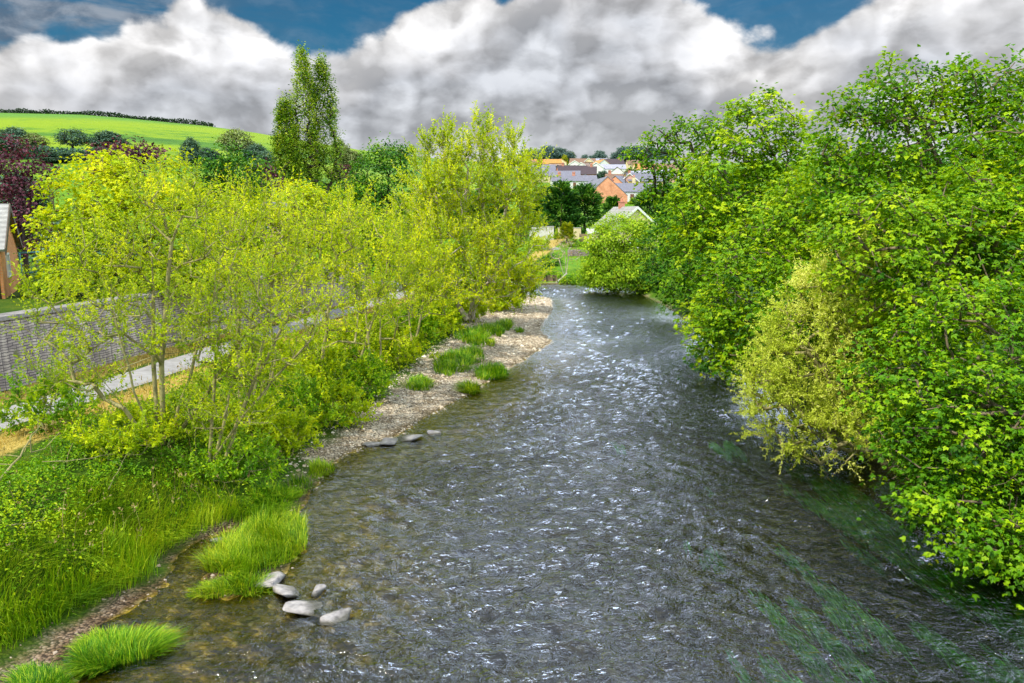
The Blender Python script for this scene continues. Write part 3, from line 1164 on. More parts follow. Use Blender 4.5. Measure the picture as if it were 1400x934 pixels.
make_tree('willow_tree', 202, b1, lobes_at(b1[1], [(330, 500, 50, 40), (385, 470, 46, 50), (300, 430, 50, 54), (375, 400, 46, 54), (420, 430, 40, 50), (330, 560, 60, 36, -.4), (270, 560, 40, 30)]), leaf_willow, bark_willow,
          'second willow behind the nearest one, short knobbly stump with arching shoots', dens=1.9, L=.095, W=.042,
          shoots=dict(nsh=3, lsh=.8, per=16, up=.7, spread=.5), inner=.4, bottom=.9, jag=.22, rtip=.010,
          stems=multi(32, b1, [at(330, 470, b1[1]), at(390, 440, b1[1]), at(300, 440, b1[1] + .4), at(420, 470, b1[1] - .2)], .14))
# row of slender willows between path and river
row = [(345, 560, [(340, 400, 50, 60), (300, 330, 46, 50), (370, 330, 46, 56), (345, 290, 30, 40), (400, 400, 36, 50)], 'slender pale-stemmed willow, first of the row along the path'),
       (430, 520, [(430, 400, 40, 50), (470, 370, 38, 50), (425, 330, 40, 46), (460, 310, 32, 40), (490, 430, 40, 40)], 'slender pale-stemmed willow, second of the row along the path'),
       (505, 486, [(500, 390, 36, 46), (535, 370, 32, 40), (500, 330, 34, 40), (545, 420, 34, 36), (480, 300, 26, 36)], 'slender pale-stemmed willow, third of the row along the path'),
       (560, 462, [(560, 390, 34, 36), (590, 370, 28, 36), (555, 345, 28, 30), (600, 410, 34, 26)], 'low willow at the far end of the row along the path')]
for i, (px, py, lo, lab) in enumerate(row):
    b_ = gr(px, py, 1.4)
    make_tree('willow_tree', 210 + i, b_, lobes_at(b_[1], lo), leaf_willow2, bark_willow, lab, dens=1.5 if i < 2 else 1.3, L=.12 + .012 * i, W=.05 + .006 * i,
              shoots=dict(nsh=4, lsh=1.1, per=15, up=.9, spread=.4, rtw=.008), inner=.4, bottom=.9, jag=.2, rtip=.012,
              stems=multi(40 + i, b_, [at(px - 15, lo[1][1], b_[1]), at(px + 10, lo[0][1], b_[1] + .6), at(px + 30, lo[2][1] + 20, b_[1])], .25))
# dense yellow maple behind the wall
b_ = B(-18.6, 40)
make_tree('maple_tree', 220, b_, lobes_at(38.5, [(130, 255, 52, 42), (215, 258, 46, 40), (98, 320, 42, 52), (165, 320, 70, 60, -.8), (245, 310, 46, 52), (80, 390, 36, 38), (130, 390, 66, 46, -.8), (215, 385, 60, 46, -.6), (280, 370, 40, 50), (100, 270, 36, 30), (170, 232, 30, 22), (300, 310, 36, 46)]),
          leaf_maple, bark_grey, 'broad bright yellow-green maple behind the stone wall', dens=1.9, nleaf=26, Rc=.58, L=.19, W=.2, tone_hi=.3)
b_ = B(-14.6, 48)
make_tree('maple_tree', 221, b_, lobes_at(47, [(400, 290, 40, 36), (440, 300, 34, 36), (370, 320, 36, 36), (415, 340, 50, 40, -.6), (345, 300, 30, 30), (460, 350, 30, 40)]),
          leaf_maple, bark_grey, 'small round yellow-green maple below the poplars', dens=1.6, nleaf=26, Rc=.6, L=.22, W=.22, tone_hi=.25)
# big willow in the centre
b_ = gr(645, 432, 1.3)
Yc = b_[1]
lob = lobes_at(Yc, [(640, 262, 52, 46), (590, 252, 40, 44), (695, 262, 40, 44), (650, 205, 30, 34), (605, 205, 22, 24), (702, 300, 38, 44), (560, 300, 32, 36), (620, 335, 60, 46, -.8), (690, 350, 46, 42, -.8), (590, 375, 46, 36), (655, 385, 60, 28, -1.2), (706, 384, 28, 28, -.6), (700, 215, 22, 24), (726, 245, 20, 26)])
make_tree('willow_tree', 230, b_, lob, leaf_willow2, bark_pale, 'large spreading willow in the centre by the shingle bar, pale limbs and spiky top', dens=1.5, L=.19, W=.085,
          shoots=dict(nsh=5, lsh=1.15, per=16, up=.85, spread=.42, rtw=.010), inner=.35, bottom=.9, jag=.2, rtip=.016, expo=.44,
          stems=multi(50, b_, [at(640, 230, Yc), at(590, 260, Yc + .6), at(700, 260, Yc - .6), at(718, 290, Yc), at(555, 320, Yc), at(655, 200, Yc + 1)], .3))
b_ = gr(705, 412, 1.0)
make_tree('willow_tree', 231, b_, lobes_at(b_[1], [(690, 387, 34, 18), (706, 376, 16, 18), (672, 375, 30, 26), (724, 397, 12, 9), (685, 348, 24, 28)]), leaf_willow, bark_willow,
          'low willow trailing over the water at the tip of the shingle bar', cat='tree', dens=1.8, L=.2, W=.09, shoots=dict(nsh=5, lsh=1.0, per=16, up=.3, spread=.6, rtw=.01), inner=.4, bottom=1, rtip=.014,
          stems=multi(51, b_, [at(715, 350, b_[1]), at(730, 375, b_[1]), at(680, 370, b_[1])], .3))
# greener trees in the middle distance
mids = [('alder_tree', 240, 72, [(515, 235, 30, 26), (535, 215, 26, 18), (500, 262, 30, 34), (545, 255, 30, 34), (520, 300, 44, 40), (485, 300, 26, 40)], leaf_dark, 'dark green tree right of the poplars, left of the big central willow'),
        ('alder_tree', 241, 66, [(500, 330, 40, 40), (470, 310, 26, 34), (540, 340, 30, 40)], leaf_green, 'mid green leafy tree behind the row of slender willows'),
        ('alder_tree', 242, 58, [(300, 222, 22, 18), (325, 232, 26, 22), (285, 245, 26, 22), (330, 262, 34, 26)], leaf_dark, 'dark olive tree between the yellow maple and the poplars'),
        ('lime_tree', 243, 62, [(345, 265, 26, 22), (315, 275, 24, 20)], leaf_willow2, 'small yellowish tree left of the foot of the poplars'),
        ('ash_tree', 244, 120, [(545, 215, 20, 14), (520, 208, 14, 10), (565, 215, 18, 14)], leaf_green, 'olive green treetop behind the dark tree beside the poplars')]
for nm, sd_, Yt, lo, lm, lab in mids:
    x = at(lo[0][0], lo[0][1], Yt)[0]
    make_tree(nm, sd_, B(x, Yt), lobes_at(Yt, lo), lm, bark_dark, lab, dens=1.3 if Yt < 100 else .8, nleaf=24, Rc=.7, L=.26, W=.22, kind='kite', tone_hi=.2)
# copper beeches
for i, (Yt, lo, lab) in enumerate([(46, [(22, 225, 36, 34), (-10, 250, 40, 50), (40, 262, 30, 34), (20, 300, 40, 40), (-10, 330, 50, 50), (55, 240, 14, 16)], 'large purple copper beech at the left edge behind the brick house'),
                                   (56, [(150, 212, 18, 14), (180, 205, 22, 12), (205, 210, 16, 12), (165, 235, 30, 20)], 'purple copper beech peeping over the top of the yellow maple'),
                                   (88, [(358, 238, 14, 14), (370, 252, 14, 12), (350, 255, 12, 14)], 'small purple tree at the foot of the poplars, left side'),
                                   (110, [(464, 236, 10, 14), (468, 250, 10, 12)], 'small purple tree at the foot of the poplars, right side')]):
    x = at(lo[0][0], lo[0][1], Yt)[0]
    make_tree('copper_beech_tree', 250 + i, B(x, Yt), lobes_at(Yt, lo), leaf_purple, bark_dark, lab, dens=1.8 if i < 2 else 1.4, nleaf=26, Rc=.6, L=.2 + .03 * i, W=.18 + .03 * i, kind='kite')


# lombardy poplars: upright spires
def poplar(seed, px, top, bot, half, Y, label):
    r = np.random.default_rng(seed)
    tp = at(px, top, Y)
    bz = gz(tp[0], Y)
    base = np.array([tp[0], Y, bz])
    h = tp[2] - bz
    w = half * Y / 1050.
    n = 340
    f = r.random(n)
    prof = np.interp(f, [0, .12, .3, .55, .8, .93, 1], [.75, 1.0, .97, .78, .5, .28, .06])
    ang = r.random(n) * 2 * math.pi
    lump = 1 + .25 * np.sin(3 * ang + 11 * f + seed) * np.sin(5 * f * 6 + seed)
    rr = w * prof * r.uniform(.55, 1.02, n) * lump
    zlo = at(px, bot, Y)[2] - bz
    T = np.stack([rr * np.cos(ang), rr * np.sin(ang), zlo + (h - zlo) * f], 1) + base
    O = np.stack([np.cos(ang) * .35, np.sin(ang) * .35, np.full(n, 1.2)], 1)
    stems = [stem_line(r, base - np.array([0, 0, .3]), base + np.array([0, 0, h * .97]), 12, .012)]
    N, par, rad = skeleton(r, stems, T, droop=-.06, pathw=.0, rtip=.02, expo=.40)
    Vt, Ft = tubes(N, par, rad, 5)
    V, F, tone = cluster_leaves(r, T, unit(O), 26, .48, .26, .18, 'kite', 1.9, .1, .4, tone_c=.26)
    root = empty('poplar_tree', base, 0, label, 'tree', 'tall narrow poplars on the left')
    mesh_np('trunk', Vt - base, [Ft], bark_dark, parent=root, smooth=True)
    mesh_np('crown', V - base, [F], leaf_poplar, tone=tone, parent=root)


poplar(301, 412, 70, 250, 21, 96, 'tallest spire-shaped poplar, middle of the three')
poplar(302, 439, 84, 246, 22, 97.5, 'broad spire-shaped poplar, rightmost of the three')
poplar(303, 389, 138, 252, 18, 94, 'shortest spire-shaped poplar, leftmost of the three')
# ------------------------------------------------------------------ path and stone wall
def sheet_along(poly, w0, w1, zoff, name, mat, n=160):
    p = np.array(poly)
    s = np.concatenate([[0], np.cumsum(np.linalg.norm(np.diff(p, axis=0), axis=1))])
    q = np.linspace(0, s[-1], n)
    c = np.stack([np.interp(q, s, p[:, 0]), np.interp(q, s, p[:, 1])], 1)
    for _ in range(6):
        c[1:-1] = (c[:-2] + 2 * c[1:-1] + c[2:]) / 4
    d = unit(np.gradient(c, axis=0))
    nn = np.stack([d[:, 1], -d[:, 0]], 1)
    cols = 7
    V = []
    for j in range(cols):
        f = j / (cols - 1)
        o_ = w0 + (w1 - w0) * f
        wob = .07 * np.sin(q * 1.7 + 3 * f) * (1 if f in (0, 1) else 0)
        xy = c + nn * (o_ + wob)[:, None]
        z = 1.5 + zoff + .02 * math.sin(math.pi * f) - (.06 if f in (0, 1) else 0)
        V.append(np.concatenate([xy, np.full((n, 1), z)], 1))
    V = np.stack(V, 1).reshape(-1, 3)
    i = np.arange(n * cols).reshape(n, cols)
    F = np.stack([i[:-1, :-1].ravel(), i[:-1, 1:].ravel(), i[1:, 1:].ravel(), i[1:, :-1].ravel()], 1)
    return tag(mesh_np(name, V, [F], mat, smooth=True), kind='structure')


m_path = simple_mat('path_tarmac', (.40, .39, .385), (.25, .24, .23), .9, 2.2, .3, detail=8)
sheet_along(PATH[:8], -1.1, 1.1, .05, 'path', m_path)

m_wall, nt, b = material('coursed_stone')
pos = nt.pos()
X1, Y1, Z1 = nt.sep(pos)
br = nt.new('ShaderNodeTexBrick')
wob = nt.noise(pos, 3, 3)
nt.l.new(nt.comb(Y1, nt.math('MULTIPLY_ADD', wob, .16, Z1), 0), br.inputs['Vector'])
br.inputs['Scale'].default_value = 1
br.inputs['Brick Width'].default_value = .33
br.inputs['Row Height'].default_value = .105
br.offset_frequency = 3
br.squash = 1.6
br.squash_frequency = 3
br.inputs['Mortar Size'].default_value = .014
br.inputs['Color1'].default_value = (.42, .37, .34, 1)
br.inputs['Color2'].default_value = (.64, .57, .50, 1)
br.inputs['Mortar'].default_value = (.13, .115, .12, 1)
st = nt.noise(nt.mapv(pos, (2.4, 2.4, .22)), 1.1, 5, .65)
wc = nt.mix(nt.smooth(st, .36, .66), (.55, .52, .55), (1.1, 1.08, 1.05))
wcol = nt.mix(1.0, br.outputs['Color'], wc, 'MULTIPLY')
wcol = nt.mix(nt.smooth(nt.noise(pos, 1.6, 5, .7), .56, .7), wcol, (.16, .17, .07))
nt.l.new(wcol, b.inputs['Base Color'])
b.inputs['Roughness'].default_value = .95
nt.l.new(nt.bump(nt.math('ADD', br.outputs['Fac'], nt.math('MULTIPLY', wob, -.6)), -.4, .03), b.inputs['Normal'])
m_cope = simple_mat('wall_coping_stone', (.34, .32, .30), (.17, .16, .15), .9, 4, .4)
wroot = empty('retaining_wall', (-16.5, 38.4, 1.4), 0, 'long grey coursed-stone retaining wall on the far side of the path', 'wall')
mb = MB()
mc = MB()
yy = np.linspace(14.5, 58.5, 60)
xx = polyx(WALL, yy)
rw = np.random.default_rng(3)
V = []
for x, y in zip(xx, yy):
    for ox, z in ((.30, 1.1), (.20, 4.06), (-.45, 4.06), (-.45, 1.1)):
        V.append((x + ox + 16.5, y - 38.4, z - 1.4))
F = []
for i in range(len(yy) - 1):
    for j in range(3):
        F.append([4 * i + j, 4 * i + 4 + j, 4 * i + 5 + j, 4 * i + 1 + j])
F += [[0, 1, 2, 3], [4 * (len(yy) - 1) + k_ for k_ in (3, 2, 1, 0)]]
mb.add(V, F)
mb.build('stonework', m_wall, wroot)
y = 14.6
while y < 58.3:
    l = rw.uniform(.5, .95)
    x = float(polyx(WALL, y + l / 2))
    ang = math.atan2(-(float(polyx(WALL, y + l)) - float(polyx(WALL, y))), l)
    mc.box((x - .12 + 16.5, y + l / 2 - 38.4, 4.06 + .075 - 1.4 + .004 + rw.uniform(-.0, .02)), (.82, l - .02, .15), ang)
    y += l
mc.build('coping', m_cope, wroot)

# ------------------------------------------------------------------ buildings
def brick_mat(name, c1, c2, mortar, sc=1.0, gain=1.0):
    m, nt, b = material(name)
    co = nt.obj()
    x_, y_, z_ = nt.sep(co)
    br = nt.new('ShaderNodeTexBrick')
    nt.l.new(nt.comb(nt.math('ADD', x_, y_), z_, 0), br.inputs['Vector'])
    br.inputs['Scale'].default_value = sc
    br.inputs['Brick Width'].default_value = .225
    br.inputs['Row Height'].default_value = .075
    br.inputs['Mortar Size'].default_value = .008
    br.inputs['Color1'].default_value = (*c1, 1)
    br.inputs['Color2'].default_value = (*c2, 1)
    br.inputs['Mortar'].default_value = (*mortar, 1)
    n = nt.noise(co, .8, 5, .65)
    c = nt.mix(1.0, br.outputs['Color'], nt.ramp(n, [(.3, (.7, .66, .62)), (.5, (1, 1, 1)), (.7, (1.2, 1.25, 1.3))]), 'MULTIPLY')
    nt.l.new(c, b.inputs['Base Color'])
    b.inputs['Roughness'].default_value = .9
    return m


def roof_mat(name, col, dark=.6):
    m, nt, b = material(name)
    co = nt.obj()
    x_, y_, z_ = nt.sep(co)
    w = nt.new('ShaderNodeTexWave', wave_type='BANDS', bands_direction='Z')
    nt.l.new(co, w.inputs['Vector'])
    w.inputs['Scale'].default_value = 1.4
    w.inputs['Distortion'].default_value = .6
    n = nt.noise(co, 1.7, 6, .7)
    f = nt.math('MULTIPLY_ADD', w.outputs['Fac'], .2, nt.math('MULTIPLY', n, .8))
    c = nt.ramp(f, [(.3, tuple(x * dark for x in col)), (.65, col), (.8, tuple(min(1, x * 1.35) for x in col))])
    nt.l.new(c, b.inputs['Base Color'])
    b.inputs['Roughness'].default_value = .75
    nt.l.new(nt.bump(w.outputs['Fac'], .4, .05), b.inputs['Normal'])
    return m


W_ORANGE = brick_mat('orange_brick', (.66, .22, .10), (.78, .31, .15), (.72, .45, .32))
W_RED = brick_mat('red_brick', (.52, .15, .08), (.62, .22, .12), (.5, .38, .3))
W_HOUSE = brick_mat('warm_brick', (.60, .20, .05), (.74, .30, .08), (.42, .30, .18))
W_WHITE = simple_mat('white_render', (.80, .79, .76), (.66, .65, .63), .8, 1.2)
W_CREAM = simple_mat('cream_render', (.78, .66, .40), (.64, .52, .30), .8, 1.2)
W_PINK = simple_mat('pink_render', (.74, .46, .34), (.60, .34, .25), .8, 1.2)
W_YELLOW = simple_mat('yellow_render', (.78, .60, .20), (.66, .48, .15), .8, 1.2)
R_SLATE = roof_mat('slate_roof', (.22, .22, .27))
R_LILAC = roof_mat('lilac_slate_roof', (.42, .42, .52))
R_DARK = roof_mat('dark_tile_roof', (.085, .06, .07))
R_BROWN = roof_mat('brown_tile_roof', (.27, .16, .10))
R_ORANGE = roof_mat('orange_tile_roof', (.66, .30, .07))
R_MOSS = roof_mat('mossy_grey_roof', (.42, .41, .38), .5)
M_PANE = simple_mat('window_glass', (.06, .08, .10), (.03, .04, .05), .15, 2, spec=.8)
M_FRAME = simple_mat('white_frame', (.8, .8, .78), (.7, .7, .68), .6, 3)
M_DOOR = simple_mat('door_paint', (.22, .10, .06), (.15, .07, .04), .5, 3)
M_TEAL = simple_mat('teal_paint', (.10, .34, .36), (.07, .24, .26), .5, 4)
M_WOOD = simple_mat('weathered_wood', (.40, .28, .18), (.20, .14, .09), .9, 6, .3, (1, 1, .2))
M_GREYWOOD = simple_mat('grey_wood', (.50, .47, .44), (.26, .24, .22), .9, 6, .3, (.3, 1, 1))
M_CONC = simple_mat('concrete', (.60, .59, .57), (.42, .41, .40), .9, 4, .2)


def house(name, loc, L, Dp, wh, rh, rz, wall, roof, label, cat='house', group=None, chim=(), wins=(), door=None, barge=None, over=.25, chim_m=None):
    """gabled house: ridge along local x; front is local -y"""
    root = empty(name, loc, rz, label, cat, group)
    hl, hd = L / 2, Dp / 2
    mb = MB()
    pent = [(-hl, -hd, -1.5), (-hl, hd, -1.5), (-hl, hd, wh), (-hl, 0, wh + rh), (-hl, -hd, wh)]
    mb.prism(pent, (L, 0, 0))
    mb.build('wall', wall, root)
    # roof
    mb = MB()
    sl = math.hypot(hd, rh)
    nx_, nz_ = rh / sl, hd / sl
    t = .13
    ov = over
    for sg in (-1, 1):
        ex = sg * (hd + ov * hd / sl)
        ez = wh - ov * rh / sl
        a = np.array([-hl - ov, 0, wh + rh + .012])
        b_ = np.array([-hl - ov, ex, ez + .012])
        up = np.array([0, sg * nx_ * t, nz_ * t])
        top_ = np.array([0, 0, t / nz_])
        mb.prism([a, b_, b_ + up, a + top_], (L + 2 * ov, 0, 0))
    ro = mb.build('roof', roof, root)
    if barge is not None:
        for ex in (-hl - ov - .03, hl + ov + .03):
            mb = MB()
            for sg in (-1, 1):
                a = np.array([ex - .025, 0, wh + rh + .2])
                b_ = np.array([ex - .025, sg * (hd + ov), wh - ov * rh / hd + .2])
                dn = np.array([0, 0, -.36])
                mb.prism([a, b_, b_ + dn, a + dn], (.05, 0, 0))
            mb.build('bargeboard', barge, root)
    for c_ in chim:
        cx, cy, ch = c_[:3]
        mb = MB()
        zb = wh + rh * (1 - abs(cy) / hd) - .5
        mb.box((cx, cy, zb + (ch + .5) / 2), (.95, .7, ch + .5))
        mb.box((cx, cy, zb + ch + .5 + .07), (1.1, .85, .14))
        for k_ in (-.25, .25):
            mb.tube([(cx + k_, cy, zb + ch + .64), (cx + k_, cy, zb + ch + 1.05)], [.13, .1], 8)
        c2 = mb.build('chimney', chim_m or W_RED, ro)
    for f, u, z, w, h in wins:
        window(root, f, u, z, w, h, hl, hd)
    if door:
        f, u = door
        mb = MB()
        put = place_on(f, hl, hd)
        mb.box(put(u, 1.0, .03), dims(f, .95, 2.0, .06))
        dd = mb.build('door', M_DOOR, root)
        mb = MB()
        mb.box(put(u + .33, 1.0, .08), dims(f, .05, .16, .05))
        mb.build('handle', M_FRAME, dd)
    return root


def place_on(f, hl, hd):
    def put(u, z, out):
        return {'f': (u, -hd - out, z), 'b': (u, hd + out, z), 'l': (-hl - out, u, z), 'r': (hl + out, u, z)}[f]
    return put


def dims(f, w, h, d):
    return (w, d, h) if f in 'fb' else (d, w, h)


def window(root, f, u, z, w, h, hl, hd):
    put = place_on(f, hl, hd)
    mb = MB()
    t = .09
    for du, dz_, ww, hh in ((0, h / 2, w + t, t), (0, -h / 2, w + t, t), (-w / 2, 0, t, h - t - .004), (w / 2, 0, t, h - t - .004), (0, 0, .05, h - t - .006)):
        mb.box(put(u + du, z + dz_, .03), dims(f, ww, hh, .07))
    wo = mb.build('window', M_FRAME, root)
    mb = MB()
    mb.box(put(u, z, .012), dims(f, w - .02, h - .02, .02))
    mb.build('pane', M_PANE, wo)


# brick house at the left edge, gable end towards the river
hx, hy = -24.25, 36.6
rz = R(26.6)
L_, D_ = 9.0, 6.4
cxl, cyl = -L_ / 2, D_ / 2      # local shift from the front right corner to the middle
hc = (hx + cxl * math.cos(rz) - cyl * math.sin(rz), hy + cxl * math.sin(rz) + cyl * math.cos(rz), 3.9)
h1 = house('brick_house', hc, L_, D_, 2.35, 2.0, rz, W_HOUSE, R_MOSS, 'brick house with grey tiled roof, partly seen at the left edge behind the wall', over=.2,
           wins=[('r', -1.2, 1.5, .9, 1.1), ('f', 2.4, 1.3, 1.0, 1.0)], barge=simple_mat('dark_bargeboard', (.16, .13, .10), None, .8))
mb = MB()
hl = L_ / 2
for pts in ([(hl + .05, 2.9, 1.9), (hl + 1.0, 3.3, 1.9), (hl + 1.5, 3.6, 1.6)], [(hl + .05, 2.9, .8), (hl + 1.5, 3.6, .8)], [(hl + 1.5, 3.6, 1.62), (hl + 1.5, 3.6, -.1)], [(hl + .12, 2.9, 1.9), (hl + .12, 2.9, -.1)]):
    mb.tube(pts, .05, 8)
mb.build('handrail', M_TEAL, h1, True)
mb = MB()
mb.tube([(hl - .18, -D_ / 2 - .08, 2.2), (hl - .18, -D_ / 2 - .08, -.2)], .05, 8)
mb.build('drainpipe', bark_dark, h1, True)

# long brick hall with its gable towards the river
gxy = (24.4, 200.0)
bz = gz(*gxy)
house('brick_hall', (gxy[0] - .8, gxy[1] + 18, at(826, 242, 200)[2] - 8.6), 36, 10.4, 3.9, 4.7, R(92.5), W_ORANGE, R_SLATE, 'large orange brick gable building with long slate roof, above the cypresses', cat='hall', over=.08)
# bungalow by the bend
ap = at(874, 284, 104)
bzz = gz(ap[0], 104)
bw_ = ap[2] - 3.1 - bzz
house('bungalow', (ap[0] - 1.0, 104 + 6, bzz), 12, 7.0, max(2.2, bw_), 3.1, R(97), W_CREAM, R_MOSS, 'low house with mossy grey roof and white bargeboard, behind the round bush', cat='bungalow', barge=M_FRAME, over=.35,
      wins=[('f', -3.0, 1.4, 1.2, 1.1), ('l', 0, 1.4, 1.6, 1.2), ('l', 0, 3.6, .9, .9)], chim=[(2.0, 0, .8)], chim_m=W_RED)

T_ = [  # px, py of foot, length, depth, wall, roof height, turn, walls, roof, chimneys, label
    (756, 230, 9, 7, 2.6, 2.2, 5, W_PINK, R_ORANGE, 0, 'pink-walled house with orange roof, left end of the top row under the skyline trees'),
    (768, 228, 8, 6, 2.4, 2.0, 85, W_CREAM, R_ORANGE, 0, 'small cream gable beside the yellow tree in the top row of the town'),
    (788, 231, 9, 6.5, 2.3, 2.0, 78, W_WHITE, R_BROWN, 0, 'white gable with brown roof, left of the row of long brown roofs'),
    (797, 227, 15, 7, 2.0, 2.4, 4, W_PINK, R_BROWN, 0, 'long brown-roofed house highest in the town'),
    (805, 227, 8, 6, 2.2, 2.4, 88, W_CREAM, R_ORANGE, 0, 'small bright orange roof end in the top row, left of the lilac slate roof'),
    (814, 227, 14, 7, 2.0, 2.4, -4, W_WHITE, R_LILAC, 0, 'long pale lilac slate roof in the top row'),
    (802, 236, 13, 8, 2.2, 2.5, 66, W_WHITE, R_BROWN, 0, 'white gable with brown roof running off to the right, middle of the town'),
    (822, 232, 12, 8, 2.3, 2.9, 104, W_WHITE, R_ORANGE, 0, 'white gable with bright orange verge, right of the lilac slate roof'),
    (817, 240, 9, 6.5, 3.4, 2.3, 80, W_WHITE, R_SLATE, 0, 'white rendered gable house in front of the brown-roofed one'),
    (837, 230, 13, 7, 2.2, 2.8, 8, W_WHITE, R_DARK, 1, 'dark brown roofed house with white end wall, right end of the top row'),
    (833, 239, 15, 7, 2.6, 2.0, 0, W_WHITE, R_LILAC, 0, 'long low pale slate-roofed house above the orange brick gable'),
    (846, 246, 8, 6, 2.6, 2.4, 80, W_WHITE, R_BROWN, 0, 'white and yellow gable right above the orange brick gable'),
    (783, 247, 12, 7, 2.4, 3.4, 10, W_RED, R_DARK, 1, 'dark-roofed brick house with red chimney, left of the orange brick gable'),
    (797, 247, 11, 7, 2.4, 3.0, -6, W_RED, R_DARK, 1, 'second dark-roofed brick house, next to the slate roof of the orange gable building'),
    (760, 245, 12, 7, 2.3, 2.3, 12, W_CREAM, R_SLATE, 0, 'grey-roofed cream house at the left of the town behind the willow shoots'),
    (768, 250, 14, 7, 2.4, 2.0, -5, W_CREAM, R_SLATE, 0, 'lower grey-roofed cream house just above the left cypress'),
    (785, 258, 15, 6, 2.4, 1.9, 2, W_WHITE, R_SLATE, 2, 'white terrace with slate roof directly above the cypress clump'),
    (801, 255, 6, 5, 2.4, 1.6, 84, W_WHITE, R_SLATE, 0, 'tiny white gable end beside the slate roof of the brick gable building'),
    (845, 256, 8, 6, 2.4, 2.0, 4, W_PINK, R_BROWN, 1, 'pink-brown house right of the orange gable top'),
    (850, 264, 8, 6, 2.6, 2.5, 60, W_ORANGE, R_SLATE, 0, 'small house with orange gable wall and slate roof, touching the big brick gable'),
    (861, 263, 8, 6, 3.2, 2.5, 88, W_PINK, R_SLATE, 1, 'rounded pink gable house right of the telegraph pole'),
    (880, 263, 11, 7, 3.4, 2.6, 10, W_YELLOW, R_SLATE, 1, 'yellow rendered house behind the oak leaves at the right of the town'),
    (863, 276, 15, 7, 2.6, 2.2, 3, W_WHITE, R_SLATE, 1, 'low slate-roofed house with white front, nearest above the bungalow'),
    (886, 254, 12, 7, 2.5, 2.6, -8, W_WHITE, R_LILAC, 1, 'pale-roofed white house seen through the oak, above the right cypress'),
    (900, 250, 12, 7, 2.5, 2.6, 6, W_PINK, R_LILAC, 1, 'pale-roofed pink house seen through the oak, above the right cypress'),
    (884, 240, 11, 7, 2.5, 2.6, 12, W_CREAM, R_ORANGE, 0, 'orange-roofed cream house seen through the left twigs of the oak'),
    (905, 240, 12, 7, 2.5, 2.6, -4, W_PINK, R_BROWN, 0, 'brown-roofed pink house seen through the middle of the oak'),
    (872, 232, 11, 7, 2.5, 2.4, 5, W_CREAM, R_BROWN, 0, 'brown-roofed cream house under the skyline trees, left of the oak'),
    (893, 231, 12, 7, 2.5, 2.4, -5, W_WHITE, R_SLATE, 0, 'slate-roofed white house under the skyline trees, behind the oak'),
    (922, 246, 11, 7, 2.5, 2.6, 8, W_WHITE, R_BROWN, 0, 'brown-roofed white house farthest right in the town behind the oak'),
    (736, 231, 10, 7, 2.5, 2.4, 4, W_PINK, R_ORANGE, 0, 'orange-roofed pink house behind the spiky willow top, left end of the town'),
    (742, 241, 11, 7, 2.5, 2.4, -6, W_WHITE, R_SLATE, 0, 'slate-roofed white house behind the right shoots of the big willow'),
    (718, 233, 10, 7, 2.5, 2.4, 10, W_WHITE, R_BROWN, 0, 'brown-roofed white house glimpsed through the crown of the big willow'),
    (728, 249, 11, 7, 2.5, 2.4, 3, W_CREAM, R_SLATE, 0, 'slate-roofed cream house glimpsed low through the big willow'),
]
for i, (px, py, L_, D_, wh, rh, tz, wm, rm, nc, lab) in enumerate(T_):
    q = gt(px, py, 120)
    big = tz > 45
    face = 'l' if big else 'f'
    span = D_ if big else L_
    wins = [(face, -span * .24, 1.35, 1.1, 1.1), (face, span * .24, 1.35, 1.1, 1.1)]
    if wh > 3:
        wins.append((face, 0, wh - .3 if big else wh - .6, 1.0, .9))
    ch = [(L_ * .32 * (1 if i % 2 else -1), 0, .9)] if nc else []
    if nc > 1:
        ch.append((0, 0, .9))
    house('house', (q[0], q[1] + (L_ / 2 if big else D_ / 2), q[2]), L_, D_, wh, rh, R(tz), wm, rm, lab, group='houses of the hillside town', wins=wins, chim=ch, over=.2, door=(face, 0) if wh <= 3 else None, barge=M_FRAME if (big and i % 2 == 0) else None)
# little pink house by the poplars
q = at(371, 262, 125)
house('house', (q[0], 125, gz(q[0], 125)), 7, 6, 3.0, 2.4, R(20), W_PINK, R_SLATE, 'small pink house glimpsed at the foot of the poplars', wins=[('f', -1.5, 1.5, 1, 1.1), ('f', 1.5, 1.5, 1, 1.1)])

# telegraph pole among the houses
q = gt(855, 266, 120)
pr = empty('telegraph_pole', q, 0, 'dark telegraph pole rising between the houses right of the brick gable', 'pole')
mb = MB()
mb.tube([(0, 0, -.5), (0, 0, at(855, 234, q[1])[2] - q[2])], [.16, .11], 8)
mb.build('post', bark_dark, pr, True)
mb = MB()
hh_ = at(855, 234, q[1])[2] - q[2]
mb.box((0, 0, hh_ - .5), (1.6, .1, .12))
mb.box((0, 0, hh_ - 1.2), (1.3, .1, .12))
mb.build('crossarm', bark_dark, pr)
# tall cream chimney
q = gt(866, 264, 120)
pr = empty('chimney_stack', q, 0, 'tall cream chimney stack right of the pink gable house', 'chimney stack')
mb = MB()
hh_ = at(866, 243, q[1])[2] - q[2]
mb.prism([(-1.1, -.5, -.5), (1.1, -.5, -.5), (.8, -.5, hh_ * .45), (.45, -.5, hh_ * .55), (.45, -.5, hh_), (-.45, -.5, hh_), (-.45, -.5, hh_ * .55), (-.8, -.5, hh_ * .45)], (0, 1, 0))
mb.build('stack', W_CREAM, pr)
mb = MB()
for k_ in (-.2, .2):
    mb.tube([(k_, 0, hh_), (k_, 0, hh_ + .8)], [.16, .13], 8)
mb.build('chimney_pot', W_RED, pr, True)

